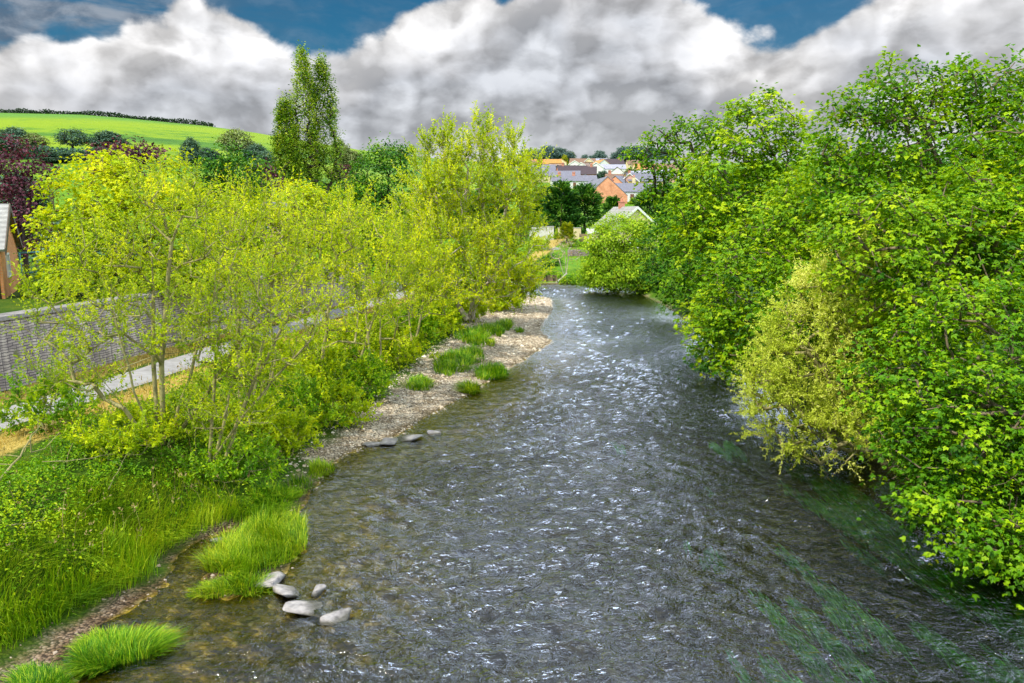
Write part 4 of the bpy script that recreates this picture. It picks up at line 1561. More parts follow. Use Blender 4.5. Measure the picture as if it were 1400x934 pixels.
# ------------------------------------------------------------------ garden on the far bank
def span(pxa, pxb, pyt, pyb, Y, thick, name, mat, label, cat, cap=None):
    a, b_ = at(pxa, pyb, Y), at(pxb, pyb, Y)
    zt_ = at(pxa, pyt, Y)[2]
    zb = min(gz(a[0], Y), gz(b_[0], Y)) - .2
    root = empty(name, ((a[0] + b_[0]) / 2, Y, zb), 0, label, cat)
    mb = MB()
    mb.box((0, 0, (zt_ - zb) / 2), (b_[0] - a[0], thick, zt_ - zb))
    mb.build('panel', mat, root)
    if cap:
        mb = MB()
        mb.box((0, 0, zt_ - zb + .045), (b_[0] - a[0] + .1, thick + .1, .08))
        mb.build('coping', cap, root)
    return root


W_PATCH = simple_mat('flaking_whitewash', (.78, .76, .70), (.40, .38, .30), .9, 2.2, .3, detail=7)
span(724, 757, 310, 324, 116, .3, 'garden_wall', W_PATCH, 'whitewashed garden wall with flaking paint, left of the golden conifer', 'wall', M_CONC)
gw_ = span(763, 770, 312, 325, 118, .3, 'garden_wall', W_CREAM, 'short cream wall pier left behind the golden conifer', 'wall', M_CONC)
span(784, 794, 312, 327, 118, .3, 'garden_wall', W_CREAM, 'short cream wall right behind the golden conifer', 'wall', M_CONC)
# board fence
a = at(793, 330, 113)
fr_ = empty('board_fence', (at(800, 330, 113)[0], 113, gz(at(800, 330, 113)[0], 113)), 0, 'brown vertical board fence right of the golden conifer', 'fence')
zt_ = max(1.1, at(800, 320, 113)[2] - gz(at(800, 330, 113)[0], 113))
mb = MB()
for i in range(10):
    mb.box((-.72 + .16 * i, 0, zt_ / 2), (.145, .03, zt_ + .05 * (i % 2)))
mb.build('boards', M_WOOD, fr_)
for sx in (-.8, .8):
    mb = MB()
    mb.box((sx, .06, zt_ / 2), (.1, .1, zt_ + .2))
    mb.build('post', M_WOOD, fr_)
# white pergola / lean-to
pc = at(812, 328, 109)
pz = gz(pc[0], 109)
pr = empty('white_lean_to', (pc[0], 109, pz), 0, 'white slatted lean-to beside the bungalow, left of the round bush', 'lean-to')
zt_ = max(1.6, at(812, 317, 109)[2] - pz)
mb = MB()
mb.prism([(-1.0, -.8, zt_ - .25), (-1.0, .8, zt_ + .35), (-1.0, .8, zt_ + .43), (-1.0, -.8, zt_ - .17)], (2.6, 0, 0))
mb.build('roof', M_FRAME, pr)
for sx in (-.9, -.3, .3, .9, 1.45):
    mb = MB()
    mb.box((sx, -.7, (zt_ - .3) / 2), (.08, .08, zt_ - .3))
    mb.build('post', M_FRAME, pr)
# dry stone garden wall, concrete ledge
m_dry = simple_mat('mauve_garden_stone', (.46, .36, .36), (.16, .12, .12), .95, 5, .6)
q0, q1 = gt(776, 350, 60), gt(803, 350, 60)
rd_ = np.random.default_rng(8)
root = empty('dry_stone_wall', (q0 + q1) / 2, 0, 'low mauve dry-stone wall across the garden on the far bank', 'wall')
mb = MB()
Lw = np.linalg.norm(q1 - q0)
for row_ in range(4):
    x = -Lw / 2
    while x < Lw / 2:
        l = rd_.uniform(.2, .45)
        mb.box((x + l / 2, rd_.normal() * .03, .1 + row_ * .2), (l - .02, .4, .19), rd_.normal() * .06)
        x += l
mb.build('stones', m_dry, root)
q0, q1 = gt(737, 342, 60), gt(764, 341, 60)
root = empty('concrete_ledge', (q0 + q1) / 2, math.atan2(q1[1] - q0[1], q1[0] - q0[0]), 'pale concrete ledge in the garden below the straw-coloured bank', 'ledge')
Lw = np.linalg.norm(q1 - q0)
mb = MB()
mb.box((0, 0, .12), (Lw, .5, .3))
mb.build('slab', M_CONC, root)
mb = MB()
for sx in (-.4, 0, .4):
    mb.box((sx * Lw, .05, -.25), (.25, .35, .42))
mb.build('support', M_CONC, root)
# timber revetment at the river's edge
q = gt(763, 385, 60)
root = empty('timber_revetment', (q[0], q[1], gz(q[0], q[1])), 0, 'broken timber revetment with a grey plank at the water edge of the garden', 'revetment')
mb = MB()
for i in range(4):
    mb.box((-.9 + .08 * i, .2, .1 + .17 * i), (1.9 - .25 * i, .08, .16), R(4 * i - 6))
mb.build('boards', M_WOOD, root)
mb = MB()
for sx in (-1.3, -.5, .3):
    mb.tube([(sx, .06, -.6), (sx, .08, .75)], [.07, .06], 8)
mb.build('stake', bark_dark, root)
mb = MB()
mb.prism([(-.3, -.6, -.1), (.95, .5, .85), (1.1, .4, .85), (-.1, -.75, -.1)], (0, 0, .08))
mb.build('plank', M_GREYWOOD, root)
# small planting in the garden
q = gt(772, 374, 60)
bp = np.array([q[0], q[1], gz(q[0], q[1])])
make_tree('bare_tree', 410, bp, lobes_at(q[1], [(768, 342, 14, 12), (778, 338, 12, 10), (758, 346, 9, 9), (786, 350, 8, 8), (772, 330, 12, 8)]), leaf_mat('pinkish_bud', (.16, .09, .05), (.34, .22, .10), (.52, .36, .16), .3), bark_pale,
          'pale forked tree, nearly leafless, by the water in the garden on the far bank', dens=2.4, nleaf=5, Rc=.35, L=.16, W=.10, kind='kite', rtip=.014, expo=.36,
          stems=multi(61, bp, [at(764, 345, q[1]), at(778, 340, q[1]), at(771, 336, q[1])], .12))
q = gt(803, 373, 60)
bp = np.array([q[0], q[1], gz(q[0], q[1])])
s_ = make_tree('flowering_shrub', 411, bp, lobes_at(q[1], [(802, 368, 8, 6), (796, 371, 6, 4)]), leaf_green, bark_dark, 'small shrub with orange flowers in the garden on the far bank', cat='shrub', dens=5, nleaf=16, Rc=.25, L=.16, W=.14, kind='kite', rtip=.01)
r = np.random.default_rng(9)
c0 = at(803, 364, q[1])
P = c0 + r.normal(size=(120, 3)) * np.array([.22, .2, .16])
V, F = leaf_quads(P, r.normal(size=P.shape), np.array([0, -1, .6]) + r.normal(size=P.shape) * .4, .14, .14)
mesh_np('flowers', V - bp, [F], simple_mat('orange_petal', (.85, .16, .01), (.75, .10, .01), .6), parent=s_)
for i, (px, py, w, h, mat_, lab, nm) in enumerate([
    (752, 356, 13, 9, leaf_dark, 'dark green shrub under the concrete ledge in the garden', 'garden_shrub'),
    (741, 362, 10, 9, leaf_dark, 'dark green shrub at the left of the garden beside the willow', 'garden_shrub'),
    (752, 375, 13, 8, leaf_green, 'low green shrub above the timber revetment', 'garden_shrub'),
    (790, 380, 14, 7, leaf_green, 'green riverside clump in front of the dry-stone wall', 'garden_shrub'),
    (775, 384, 8, 5, leaf_green, 'small clump between the timber revetment and the water', 'garden_shrub'),
    (806, 388, 12, 7, leaf_green, 'green riverside clump at the foot of the round bush', 'garden_shrub'),
    (790, 334, 10, 4, leaf_green, 'trimmed green bed below the board fence', 'garden_shrub'),
    (752, 322, 10, 6, leaf_green, 'bright green shrub in front of the whitewashed wall', 'garden_shrub'),
    (735, 335, 14, 8, leaf_willow, 'yellow-green shrub left above the straw-coloured bank', 'garden_shrub'),
    (846, 398, 18, 5, leaf_bush, 'pale reeds at the foot of the round bush, on the water', 'reed_clump')]):
    q = gt(px, py + h * .8, 60)
    bp = np.array([q[0], q[1], gz(q[0], q[1])])
    make_tree(nm, 420 + i, bp, lobes_at(q[1], [(px, py, w, h), (px - w * .6, py + h * .3, w * .6, h * .6), (px + w * .6, py + h * .3, w * .6, h * .6)]), mat_, bark_dark, lab, cat='shrub', dens=2.6, nleaf=20, Rc=.38, L=.22, W=.14, kind='kite', rtip=.01, bottom=.9, tone_hi=.2)

# ------------------------------------------------------------------ far trees: a few kinds, copied
def copy_tree(o, parent=None):
    c = o.copy()
    COL.objects.link(c)
    if parent is not None:
        c.parent = parent
    for ch in o.children:
        copy_tree(ch, c)
    return c


PROTO = {}


def far_tree(kind, loc, h, wid, label, mat, group, name='tree', rot=0.0):
    key = (kind, mat.name)
    if key not in PROTO:
        r = np.random.default_rng(600 + len(PROTO))
        if kind == 'round':
            lo = [(0, 0, 6.4, 3.2, 3.2, 2.6), (2.2, .6, 5.2, 2.4, 2.2, 2.0), (-2.3, -.4, 5.4, 2.4, 2.2, 2.1), (.4, -1.8, 5.0, 2.3, 2.2, 2.1), (-.5, 1.8, 5.0, 2.3, 2.2, 2.1), (.8, .3, 8.0, 1.8, 1.8, 1.6), (-1.2, .2, 7.6, 1.6, 1.6, 1.5)]
        elif kind == 'airy':
            lo = [(0, 0, 6.8, 3.4, 3.2, 2.6), (2.6, .4, 5.8, 2.0, 2.0, 1.8), (-2.7, -.4, 6.0, 2.0, 2.0, 1.8), (.2, .3, 8.6, 2.0, 2.0, 1.2)]
        else:
            lo = [(0, 0, 2.6, 3.6, 3, 2.6), (2.5, 0, 2.0, 2.6, 2.4, 2.0), (-2.5, 0, 2.2, 2.6, 2.4, 2.1), (.6, 0, 6.0, 2.2, 2.0, 3.6), (-1.2, 0, 5.4, 2.2, 2.0, 3.0)]
        d_ = dict(round=(1.3, 22), airy=(1.0, 9), bush=(1.3, 22))[kind]
        root = make_tree(name, 700 + len(PROTO), (0, 0, 0), lo, mat, bark_dark, label, 'tree', group, dens=d_[0], nleaf=d_[1], Rc=.75, L=.5, W=.42, kind='kite', rtip=.035, k=4, tone_hi=.25, bottom=.7)
        PROTO[key] = root
    else:
        root = copy_tree(PROTO[key])
    root.name = name
    root['label'] = label
    root.location = loc
    root.scale = (wid / 9.0, wid / 9.0, h / 10.0)
    root.rotation_euler = (0, 0, rot)
    if group:
        root['group'] = group
    return root


hills = [(20, 176, 216, 48, 'round', leaf_far, 'round dark tree on the hill at the left edge, above the copper beech'),
         (48, 184, 216, 40, 'airy', leaf_far2, 'thin greyish tree on the hill, second from the left'),
         (102, 178, 214, 50, 'airy', leaf_far, 'dark branching oak standing alone on the bright hillside'),
         (150, 181, 214, 46, 'round', leaf_far, 'round dark green tree on the hill right of the branching oak'),
         (70, 208, 222, 34, 'bush', leaf_far, 'low bluish bush on the hill below the thin greyish tree'),
         (95, 208, 222, 34, 'bush', leaf_far, 'low bluish bush on the hill below the branching oak'),
         (262, 190, 224, 36, 'bush', leaf_far, 'bluish-green tree on the hill right of the purple treetop'),
         (285, 203, 226, 30, 'round', leaf_far, 'smaller bluish tree on the hill, beside the dark olive tree'),
         (325, 180, 226, 50, 'airy', leaf_far2, 'pale olive budding tree on the hill left of the poplars'),
         (350, 198, 230, 36, 'round', leaf_far, 'bluish round tree directly left of the poplars'),
         (365, 208, 240, 34, 'bush', leaf_far, 'bluish bush at the foot of the hill left of the poplars'),
         (466, 193, 236, 34, 'airy', leaf_far2, 'pale budding tree right of the poplars'),
         (482, 206, 238, 30, 'round', leaf_far2, 'olive tree at the foot of the hill right of the pale budding tree'),
         (350, 225, 252, 30, 'round', leaf_far, 'bluish tree low behind the small purple tree')]
for i, (px, pt, pb, w, kd, mt_, lab) in enumerate(hills):
    q = gt(px, pb, 100)
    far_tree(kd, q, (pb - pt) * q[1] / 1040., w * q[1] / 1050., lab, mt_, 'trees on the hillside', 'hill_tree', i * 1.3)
sk = [(748, 206, 18, 26, 'round', 'hazy tree at the left end of the skyline wood above the willow'), (764, 206, 16, 28, 'round', 'hazy tree in the skyline wood, second from the left end'), (777, 208, 13, 22, 'bush', 'hazy tree ending the left skyline wood'),
      (798, 214, 9, 12, 'round', 'small hazy tree left of the rounded skyline tree'), (807, 214, 8, 12, 'round', 'small hazy tree touching the rounded skyline tree'), (818, 209, 13, 19, 'round', 'dark rounded tree standing alone on the skyline'),
      (838, 211, 11, 18, 'bush', 'hazy tree at the left end of the right skyline wood'), (851, 206, 17, 28, 'round', 'tall hazy tree in the right skyline wood'), (868, 204, 18, 30, 'round', 'tall hazy tree in the right skyline wood beside the oak'),
      (886, 206, 17, 28, 'bush', 'hazy skyline tree behind the upper twigs of the oak'), (905, 208, 15, 26, 'round', 'hazy skyline tree farthest right behind the oak'), (728, 208, 14, 24, 'round', 'hazy skyline tree behind the top of the big willow')]


def crest(px):
    """where the land meets the sky at that bearing"""
    u = (px - 700) / 1050.0
    ys = np.linspace(200, 700, 500)
    xs = u * ys * .99
    h = ground(xs, ys)
    i = int(np.argmax((h - CAM_Z) / ys))
    return np.array([xs[i], ys[i], h[i]])


for i, (px, pt, hp, w, kd, lab) in enumerate(sk):
    q = crest(px)
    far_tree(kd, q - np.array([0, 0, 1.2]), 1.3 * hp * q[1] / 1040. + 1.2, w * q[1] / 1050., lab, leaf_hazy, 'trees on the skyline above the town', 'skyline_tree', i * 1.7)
tb = [(764, 238, 26, 10, leaf_far, 'dark shrub band below the top row, left part'), (777, 239, 24, 10, leaf_far, 'dark shrub between the left gables of the town'), (772, 226, 12, 14, leaf_lime, 'bright yellow tree in the top row of the town'), (780, 223, 16, 14, leaf_lime, 'yellow-green round tree behind the bright yellow one'),
      (792, 240, 18, 8, leaf_far, 'dark shrub left of the brown-roofed white gable'), (812, 246, 22, 9, leaf_far, 'dark garden trees right above the slate roof of the brick gable building'), (824, 243, 16, 9, leaf_far, 'round garden tree in front of the white gable house'), (841, 253, 18, 12, leaf_far, 'dark garden tree right of the brick gable apex'),
      (852, 250, 18, 12, leaf_far, 'dark tree behind the telegraph pole'), (862, 246, 20, 16, leaf_far2, 'bare-looking tree between the pole and the oak'), (872, 252, 18, 12, leaf_far, 'dark tree behind the cream chimney stack'), (866, 279, 16, 9, leaf_bush, 'small light green tree above the bungalow roof'), (893, 266, 20, 14, leaf_far, 'dark tree above the right cypress'),
      (755, 236, 22, 10, leaf_far, 'dark shrub at the left of the town behind willow shoots'), (833, 222, 30, 5, leaf_far2, 'low pale hedge along the top of the town, right part'), (806, 222, 30, 5, leaf_far2, 'low pale hedge along the top of the town, left part'), (848, 238, 16, 9, leaf_far, 'dark shrub right of the long pale slate roof'),
      (780, 245, 14, 8, leaf_far2, 'olive shrub among the dark roofs'), (905, 258, 24, 14, leaf_far, 'dark tree behind the oak trunk'), (735, 245, 26, 12, leaf_far, 'dark shrub behind the willow at the town end'), (715, 246, 26, 12, leaf_far, 'dark shrub deep behind the willow crown')]
for i, (px, pb, w, hp, mt_, lab) in enumerate(tb):
    q = gt(px, pb, 120)
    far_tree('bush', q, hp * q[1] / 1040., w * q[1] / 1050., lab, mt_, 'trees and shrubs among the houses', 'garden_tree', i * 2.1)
# trees on the plain between the left thicket and the hill, and behind the left wall
plain = [(-60, 70, 9, 10, leaf_willow), (-52, 95, 10, 12, leaf_far), (-40, 110, 9, 11, leaf_dark), (-30, 125, 9, 11, leaf_dark), (-22, 118, 9, 10, leaf_green), (-12, 124, 8, 10, leaf_dark), (-4, 130, 9, 10, leaf_dark), (-70, 110, 10, 12, leaf_far), (78, 150, 15, 17, leaf_dark), (100, 170, 16, 18, leaf_dark), (58, 135, 14, 16, leaf_dark), (125, 190, 17, 20, leaf_dark), (34, 120, 11, 12, leaf_dark), (46, 95, 12, 12, leaf_syc), (30, 80, 11, 10, leaf_syc)]
plab = ['bushy tree deep behind the yellow maple', 'bluish tree behind the yellow maple', 'dark tree behind the small round maple', 'dark tree under the left poplar', 'green tree under the right poplar', 'dark tree behind the big willow, left side', 'dark tree behind the big willow, right side', 'bluish tree behind the copper beech', 'dark tree far behind the tallest crown of the right bank', 'dark tree far behind the right end of the right bank', 'dark tree far behind the gap in the right bank trees', 'dark tree farthest back on the right', 'dark tree behind the right cypresses', 'tree behind the round-topped right bank tree', 'tree hidden behind the oak on the right bank']
for i, (x, y, h, w, mt_) in enumerate(plain):
    far_tree('bush', (x, y, gz(x, y)), h, w, plab[i], mt_, 'trees on the plain behind the thicket', 'broadleaf_tree', i * 1.1)

# hedges on the hill
def hedge(pts, h, w, label, mat, L=.9, n=60):
    pts = np.array(pts)
    r = np.random.default_rng(len(pts))
    s = np.concatenate([[0], np.cumsum(np.linalg.norm(np.diff(pts, axis=0), axis=1))])
    m = int(s[-1] * 70)
    q = r.random(m) * s[-1]
    P = np.stack([np.interp(q, s, pts[:, k_]) for k_ in range(3)], 1)
    hh = h * (.75 + .5 * vn(q * .15, q * 0))
    P = P + np.stack([r.normal(size=m) * w * .4, r.normal(size=m) * w * .4, (hh + 1.6) * r.random(m) - 1.6], 1)
    V, F = leaf_quads(P, rand_unit(r, m), rand_unit(r, m), L, L * .8)
    o = mesh_np('hedge', V, [F], mat, tone=.4 + r.normal(size=m) * .15)
    return tag(o, label, 'hedge')


hedge([crest(p_) - np.array([0, 0, .7]) for p_ in range(-60, 310, 10)], 2.4, 1.2, 'long dark hedge along the crest of the bright green hill', leaf_mat('hedge_leaf', (.008, .028, .008), (.025, .065, .016), (.06, .13, .03), .15), .8)
hedge([gt(p_, 216 + .02 * p_, 100) for p_ in range(-40, 200, 10)], 3.0, 2.5, 'low hedge at the foot of the bright hillside field', leaf_far, .9)
hedge([crest(p_) - np.array([0, 2, .6]) for p_ in range(690, 900, 8)], 2.2, 2.0, 'pale hedge along the skyline above the town', leaf_far2, .9)
# ------------------------------------------------------------------ stones
m_rock = simple_mat('river_stone', (.50, .46, .43), (.20, .185, .18), .8, 7, .7, (1, 1, 1), .3, 8)
_mt = m_rock.node_tree
_nt = NT(_mt)
_b = _mt.nodes['Principled BSDF']
_src = _b.inputs['Base Color'].links[0].from_socket
_z = _nt.sep(_nt.pos())[2]
_w = _nt.smooth(_nt.math('ADD', _z, _nt.math('MULTIPLY', _nt.noise(_nt.pos(), 9, 3), .06)), .13, .06)
_nt.l.new(_nt.mix(_w, _src, _nt.mix(1.0, _src, (.30, .30, .24), 'MULTIPLY')), _b.inputs['Base Color'])
_nt.l.new(_nt.math('MULTIPLY_ADD', _w, -.55, .8), _b.inputs['Roughness'])
import bmesh


def rock(c, sx, sy, sz, seed, label, flat=.0, group='stones breaking the water'):
    r = np.random.default_rng(seed)
    bm = bmesh.new()
    n = 15
    p = rand_unit(r, n) * r.uniform(.85, 1.05, (n, 1))
    p[:, 2] = np.clip(p[:, 2], -.8, .55 + flat)
    # angular slab: squash towards a box
    p = np.sign(p) * np.abs(p) ** .6
    for q in p:
        bm.verts.new((q[0] * sx, q[1] * sy, q[2] * sz))
    bmesh.ops.convex_hull(bm, input=bm.verts)
    for v in [v for v in bm.verts if not v.link_faces]:
        bm.verts.remove(v)
    bmesh.ops.bevel(bm, geom=list(bm.edges), offset=min(sx, sy, sz) * .10, segments=2, affect='EDGES')
    me = bpy.data.meshes.new('boulder')
    bm.to_mesh(me)
    bm.free()
    o = bpy.data.objects.new('boulder', me)
    COL.objects.link(o)
    me.materials.append(m_rock)
    o.location = c
    o.rotation_euler = (r.normal() * .12, r.normal() * .12, r.random() * 6)
    return tag(o, label, 'stone', group)


for i, (px, py, w, h, flat, lab) in enumerate([
    (369, 789, 38, 22, 0, 'grey stone at the tip of the grassy islet, leftmost of the near stones'),
    (391, 805, 36, 14, 0, 'low grey stone just right of the grassy islet'),
    (435, 805, 20, 16, 0, 'smallest near stone, upright, behind the two broad flat ones'),
    (418, 828, 46, 12, .2, 'broad flat pale slab in the shallow water, left of the angular block'),
    (461, 838, 40, 22, 0, 'angular grey block farthest out in the water of the near stones'),
    (595, 590, 18, 11, 0, 'pale pointed stone off the lower end of the shingle bar'),
    (557, 597, 34, 6, .2, 'long flat stone at the lower end of the shingle bar'),
    (532, 604, 26, 5, .2, 'flat dark stone left of the long flat one, at the bar end'),
    (508, 607, 22, 5, .2, 'flat stone nearest the bank at the lower end of the shingle bar'),
    (300, 735, 20, 8, 0, 'brown stone on the mud above the grassy islet'),
    (709, 452, 10, 5, 0, 'small pale stone at the water edge on the shingle bar'),
]):
    q = gr(px, py + h * .3, 0.0)
    k_ = math.hypot(q[1], 8) / 1050.
    rock((q[0], q[1], .03), w * k_ * .62, w * k_ * .46, max(.08, h * k_ * .46), 900 + i, lab, flat)

# shingle: countless small stones on the bar and the muddy shore
r = np.random.default_rng(77)
n = 170000
px_ = r.uniform(-12, 5, n)
py2 = r.uniform(9.5, 75, n)
sd_ = shore_dist(px_, py2)
gwv = np.interp(py2, GWY, GWV)
ok = (sd_ > -.35) & (sd_ < gwv + .3) & (r.random(n) < (.25 + .75 * vn(px_, py2, .8)) * np.interp(py2, [18, 26], [.22, 1]))
px_, py2 = px_[ok], py2[ok]
n = len(px_)
sz = np.exp(r.normal(size=n) * .45) * .015 * (1 + py2 / 50)
base_v = np.array([[-1, -.8, 0], [1, -.7, 0], [.9, .8, 0], [-.8, .9, 0], [-.6, -.4, .75], [.55, -.5, .7], [.5, .45, .8], [-.45, .5, .7]])
base_f = np.array([[0, 1, 5, 4], [1, 2, 6, 5], [2, 3, 7, 6], [3, 0, 4, 7], [4, 5, 6, 7]])
bv = base_v[None] * (1 + .25 * r.normal(size=(n, 8, 3))) * sz[:, None, None] * np.array([1, 1, .8])
w_ = r.random(n) * 6.28
co, si = np.cos(w_)[:, None], np.sin(w_)[:, None]
bx_ = bv[..., 0] * co - bv[..., 1] * si
by_ = bv[..., 0] * si + bv[..., 1] * co
gzv = ground(px_, py2) - .01
V = np.stack([bx_ + px_[:, None], by_ + py2[:, None], bv[..., 2] + gzv[:, None]], -1).reshape(-1, 3)
F = (base_f[None] + (np.arange(n) * 8)[:, None, None]).reshape(-1, 4)
m_sh, nt, b = material('shingle_stone')
c_ = nt.ramp(nt.attr('tone'), [(0, (.26, .20, .135)), (.4, (.52, .42, .29)), (.75, (.68, .57, .42)), (1, (.84, .77, .63))])
nearf = nt.smooth(nt.sep(nt.pos())[1], 25, 19)
c_ = nt.mix(nearf, c_, nt.mix(1.0, c_, (.52, .46, .43), 'MULTIPLY'))
nt.l.new(c_, b.inputs['Base Color'])
b.inputs['Roughness'].default_value = .85
tag(mesh_np('shingle', V, [F], m_sh, tone=np.repeat(r.random(n), 5)), 'small brown and grey river stones of the shingle bar', 'shingle', kind='stuff')

# ------------------------------------------------------------------ grasses
grass_mat = leaf_mat('tall_grass_blade', (.02, .12, .003), (.14, .37, .005), (.52, .66, .03), .3, var=.22)
grass_mat2 = leaf_mat('yellow_grass_blade', (.06, .17, .004), (.24, .43, .006), (.64, .70, .03), .3, var=.22)


def tussock(pxl, z, n, h, w, seed, label, mat, name='grass_tussock', cat='grass clump', group='grass clumps along the shore', lean=.55):
    """clump filling ellipses given on the ground as (px, py, rx, ry)"""
    r = np.random.default_rng(seed)
    Ps = []
    Ls = []
    tot = sum(e[2] * e[3] for e in pxl)
    c0 = gr(pxl[0][0], pxl[0][1], z)
    for (px, py, rx, ry) in pxl:
        c = gr(px, py, z)
        d_ = math.hypot(c[1], 8)
        ax = rx * d_ / 1050.
        ay = abs(gr(px, py - ry, z)[1] - gr(px, py + ry, z)[1]) / 2
        m = int(n * rx * ry / tot)
        a = r.random(m) * 6.28
        q = np.sqrt(r.random(m)) * (1 + .12 * np.sin(3 * a + seed))
        ux, uy = np.cos(a) * q, np.sin(a) * q
        P = np.stack([c[0] + ux * ax, c[1] + uy * ay, np.zeros(m)], 1)
        P[:, 2] = np.maximum(ground(P[:, 0], P[:, 1]), -.1) - .02
        tuft = np.stack([vn(P[:, 0], P[:, 1], 2.2) - .5, vn2(P[:, 0], P[:, 1], 2.2) - .5], 1) * 2.2
        le = np.stack([ux * .8 + tuft[:, 0] + r.normal(size=m) * .45, uy * .8 - .15 + tuft[:, 1] + r.normal(size=m) * .45, np.zeros(m)], 1) * lean * 1.6
        Ps.append(P)
        Ls.append(le)
    P = np.concatenate(Ps)
    le = np.concatenate(Ls)
    m = len(P)
    hm = h * r.uniform(.55, 1.2, m) * (.7 + .6 * vn(P[:, 0] + 5, P[:, 1], 1.6))
    V, F = blades(P, hm, w, le, 3, r)
    base = np.array([c0[0], c0[1], max(0, gz(c0[0], c0[1]))])
    tone = np.tile(.5 + r.normal(size=m) * .3 + .35 * (vn(P[:, 0], P[:, 1], 1.5) - .5), 3)
    root = empty(name, base, 0, label, cat, group)
    mesh_np('blades', V - base, [F], mat, tone=tone, parent=root)
    return root


tussock([(160, 888, 48, 22), (135, 905, 24, 12)], .05, 5600, .36, .016, 1, 'rounded tuft of bright grass standing in the near shallows, left', grass_mat)
tussock([(58, 940, 32, 18)], .08, 2400, .28, .016, 2, 'small tuft of grass on the mud at the lower left corner', grass_mat)
tussock([(350, 748, 56, 32), (385, 740, 34, 26), (325, 765, 36, 18)], .08, 5200, .42, .015, 3, 'largest grass clump covering the islet by the near stones', grass_mat2)
tussock([(330, 802, 40, 10), (290, 808, 24, 8)], .04, 1800, .24, .015, 4, 'low yellowish fringe of grass along the front of the islet', grass_mat2)
tussock([(366, 716, 20, 10), (395, 722, 20, 9)], .06, 1000, .26, .016, 5, 'small yellow-green grass patch behind the islet clump', grass_mat2)
tussock([(402, 668, 19, 16), (372, 682, 26, 14)], .12, 1700, .36, .016, 6, 'grass clump on the shore between islet and bushes', grass_mat)
tussock([(438, 640, 16, 9)], .12, 600, .28, .018, 7, 'small grass clump below the last bush by the lower bar end', grass_mat2)
tussock([(30, 864, 18, 8)], .15, 500, .16, .014, 8, 'tiny low weed on the mud at the left edge', grass_mat)
tussock([(574, 531, 17, 8)], .1, 800, .36, .03, 9, 'grass clump nearest the lower end of the shingle bar, leftmost', grass_mat)
tussock([(622, 500, 26, 11), (645, 490, 18, 9), (610, 508, 14, 9)], .15, 2600, .46, .032, 10, 'largest grass clump in the middle of the shingle bar', grass_mat)
tussock([(642, 467, 20, 8), (665, 457, 14, 8), (655, 470, 14, 7)], .2, 1800, .5, .036, 11, 'long grass clump on the upper shingle bar beside the bushes', grass_mat)
tussock([(683, 450, 8, 6), (682, 458, 8, 5)], .2, 700, .5, .038, 12, 'upright grass tuft on the upper shingle bar', grass_mat)
tussock([(694, 447, 6, 6)], .2, 450, .45, .038, 13, 'grass tuft nearest the willow on the upper shingle bar', grass_mat)
tussock([(710, 453, 6, 3)], .15, 250, .3, .038, 14, 'tiny grass tuft farthest up the shingle bar', grass_mat)
tussock([(668, 511, 18, 8), (683, 509, 10, 7)], .08, 1300, .42, .034, 15, 'grass clump at the water edge of the shingle bar, upper one', grass_mat)
tussock([(642, 532, 14, 6)], .05, 700, .36, .032, 16, 'grass clump at the water edge of the shingle bar, lower one', grass_mat2)
tussock([(671, 473, 6, 4)], .15, 250, .3, .036, 17, 'tiny grass tuft in the open middle of the shingle bar', grass_mat2)


# overhanging grass of the near bank
def cover(n, x0, x1, y0, y1, seed, dens):
    r = np.random.default_rng(seed)
    x = r.uniform(x0, x1, n)
    y = y0 + (y1 - y0) * r.random(n)
    sd = shore_dist(x, y)
    gwv = np.interp(y, GWY, GWV)
    k_ = dens(x, y, sd - gwv) > r.random(n)
    return r, x[k_], y[k_], (sd - gwv)[k_]


def d1(x, y, e):
    return sstep((e + .35) / .5) * sstep((2.7 - e) / .9) * sstep((21 - y) / 3) * (.55 + .6 * vn(x, y, .8))


r, x, y, e = cover(90000, -16, -4, 10.5, 22, 71, d1)
P = np.stack([x, y, ground(x, y) - .02], 1)
m = len(P)
le = np.stack([.55 + (vn(x, y, 1.4) - .5) * 1.6, -.45 + (vn2(x, y, 1.4) - .5) * 1.6, np.zeros(m)], 1) + r.normal(size=(m, 3)) * np.array([.25, .25, 0])
V, F = blades(P, .55 * r.uniform(.5, 1.2, m) * (.7 + .6 * vn(x, y, 1.1)), 
                .017, le, 3, r)
tag(mesh_np('bank_grass', V, [F], grass_mat2, tone=np.tile(.45 + r.normal(size=m) * .2 + .5 * (vn(x, y, .9) - .5), 3)), 'long bright grass hanging over the edge of the near left bank', 'grass', kind='stuff')

# last year's dry stalks standing among the green
def d4(x, y, e):
    return sstep((e - .2) / .6) * sstep((x - polyx(PATH[:6], y) - 2.0) / 1.0) * (.2 + .8 * (vn(x, y, .5) > .5))


r, x, y, e = cover(3200, -16, 2, 10.5, 60, 73, d4)
P = np.stack([x, y, ground(x, y) - .02], 1)
m = len(P)
V, F = blades(P, r.uniform(.5, 1.05, m), .012 * (1 + y / 40), r.normal(size=(m, 3)) * np.array([.5, .5, 0]), 3, r)
# seed heads
hp = V.reshape(m, -1, 3)[:, -1]
id_ = np.repeat(np.arange(m), 5)
V2, F2 = leaf_quads(hp[id_] + r.normal(size=(len(id_), 3)) * .03, r.normal(size=(len(id_), 3)) * .5 + np.array([0, 0, .6]), r.normal(size=(len(id_), 3)), .07 * (1 + y[id_] / 60), .025 * (1 + y[id_] / 60))
tag(mesh_np('dry_stalks', np.concatenate([V, V2]), [F, F2 + len(V)], leaf_mat('dry_stalk', (.16, .11, .04), (.36, .27, .10), (.58, .46, .22), .2), tone=.5 + r.normal(size=len(F) + len(F2)) * .2), 'dry brown stalks and seed heads standing in the green of the left bank', 'dry stalks', kind='stuff')

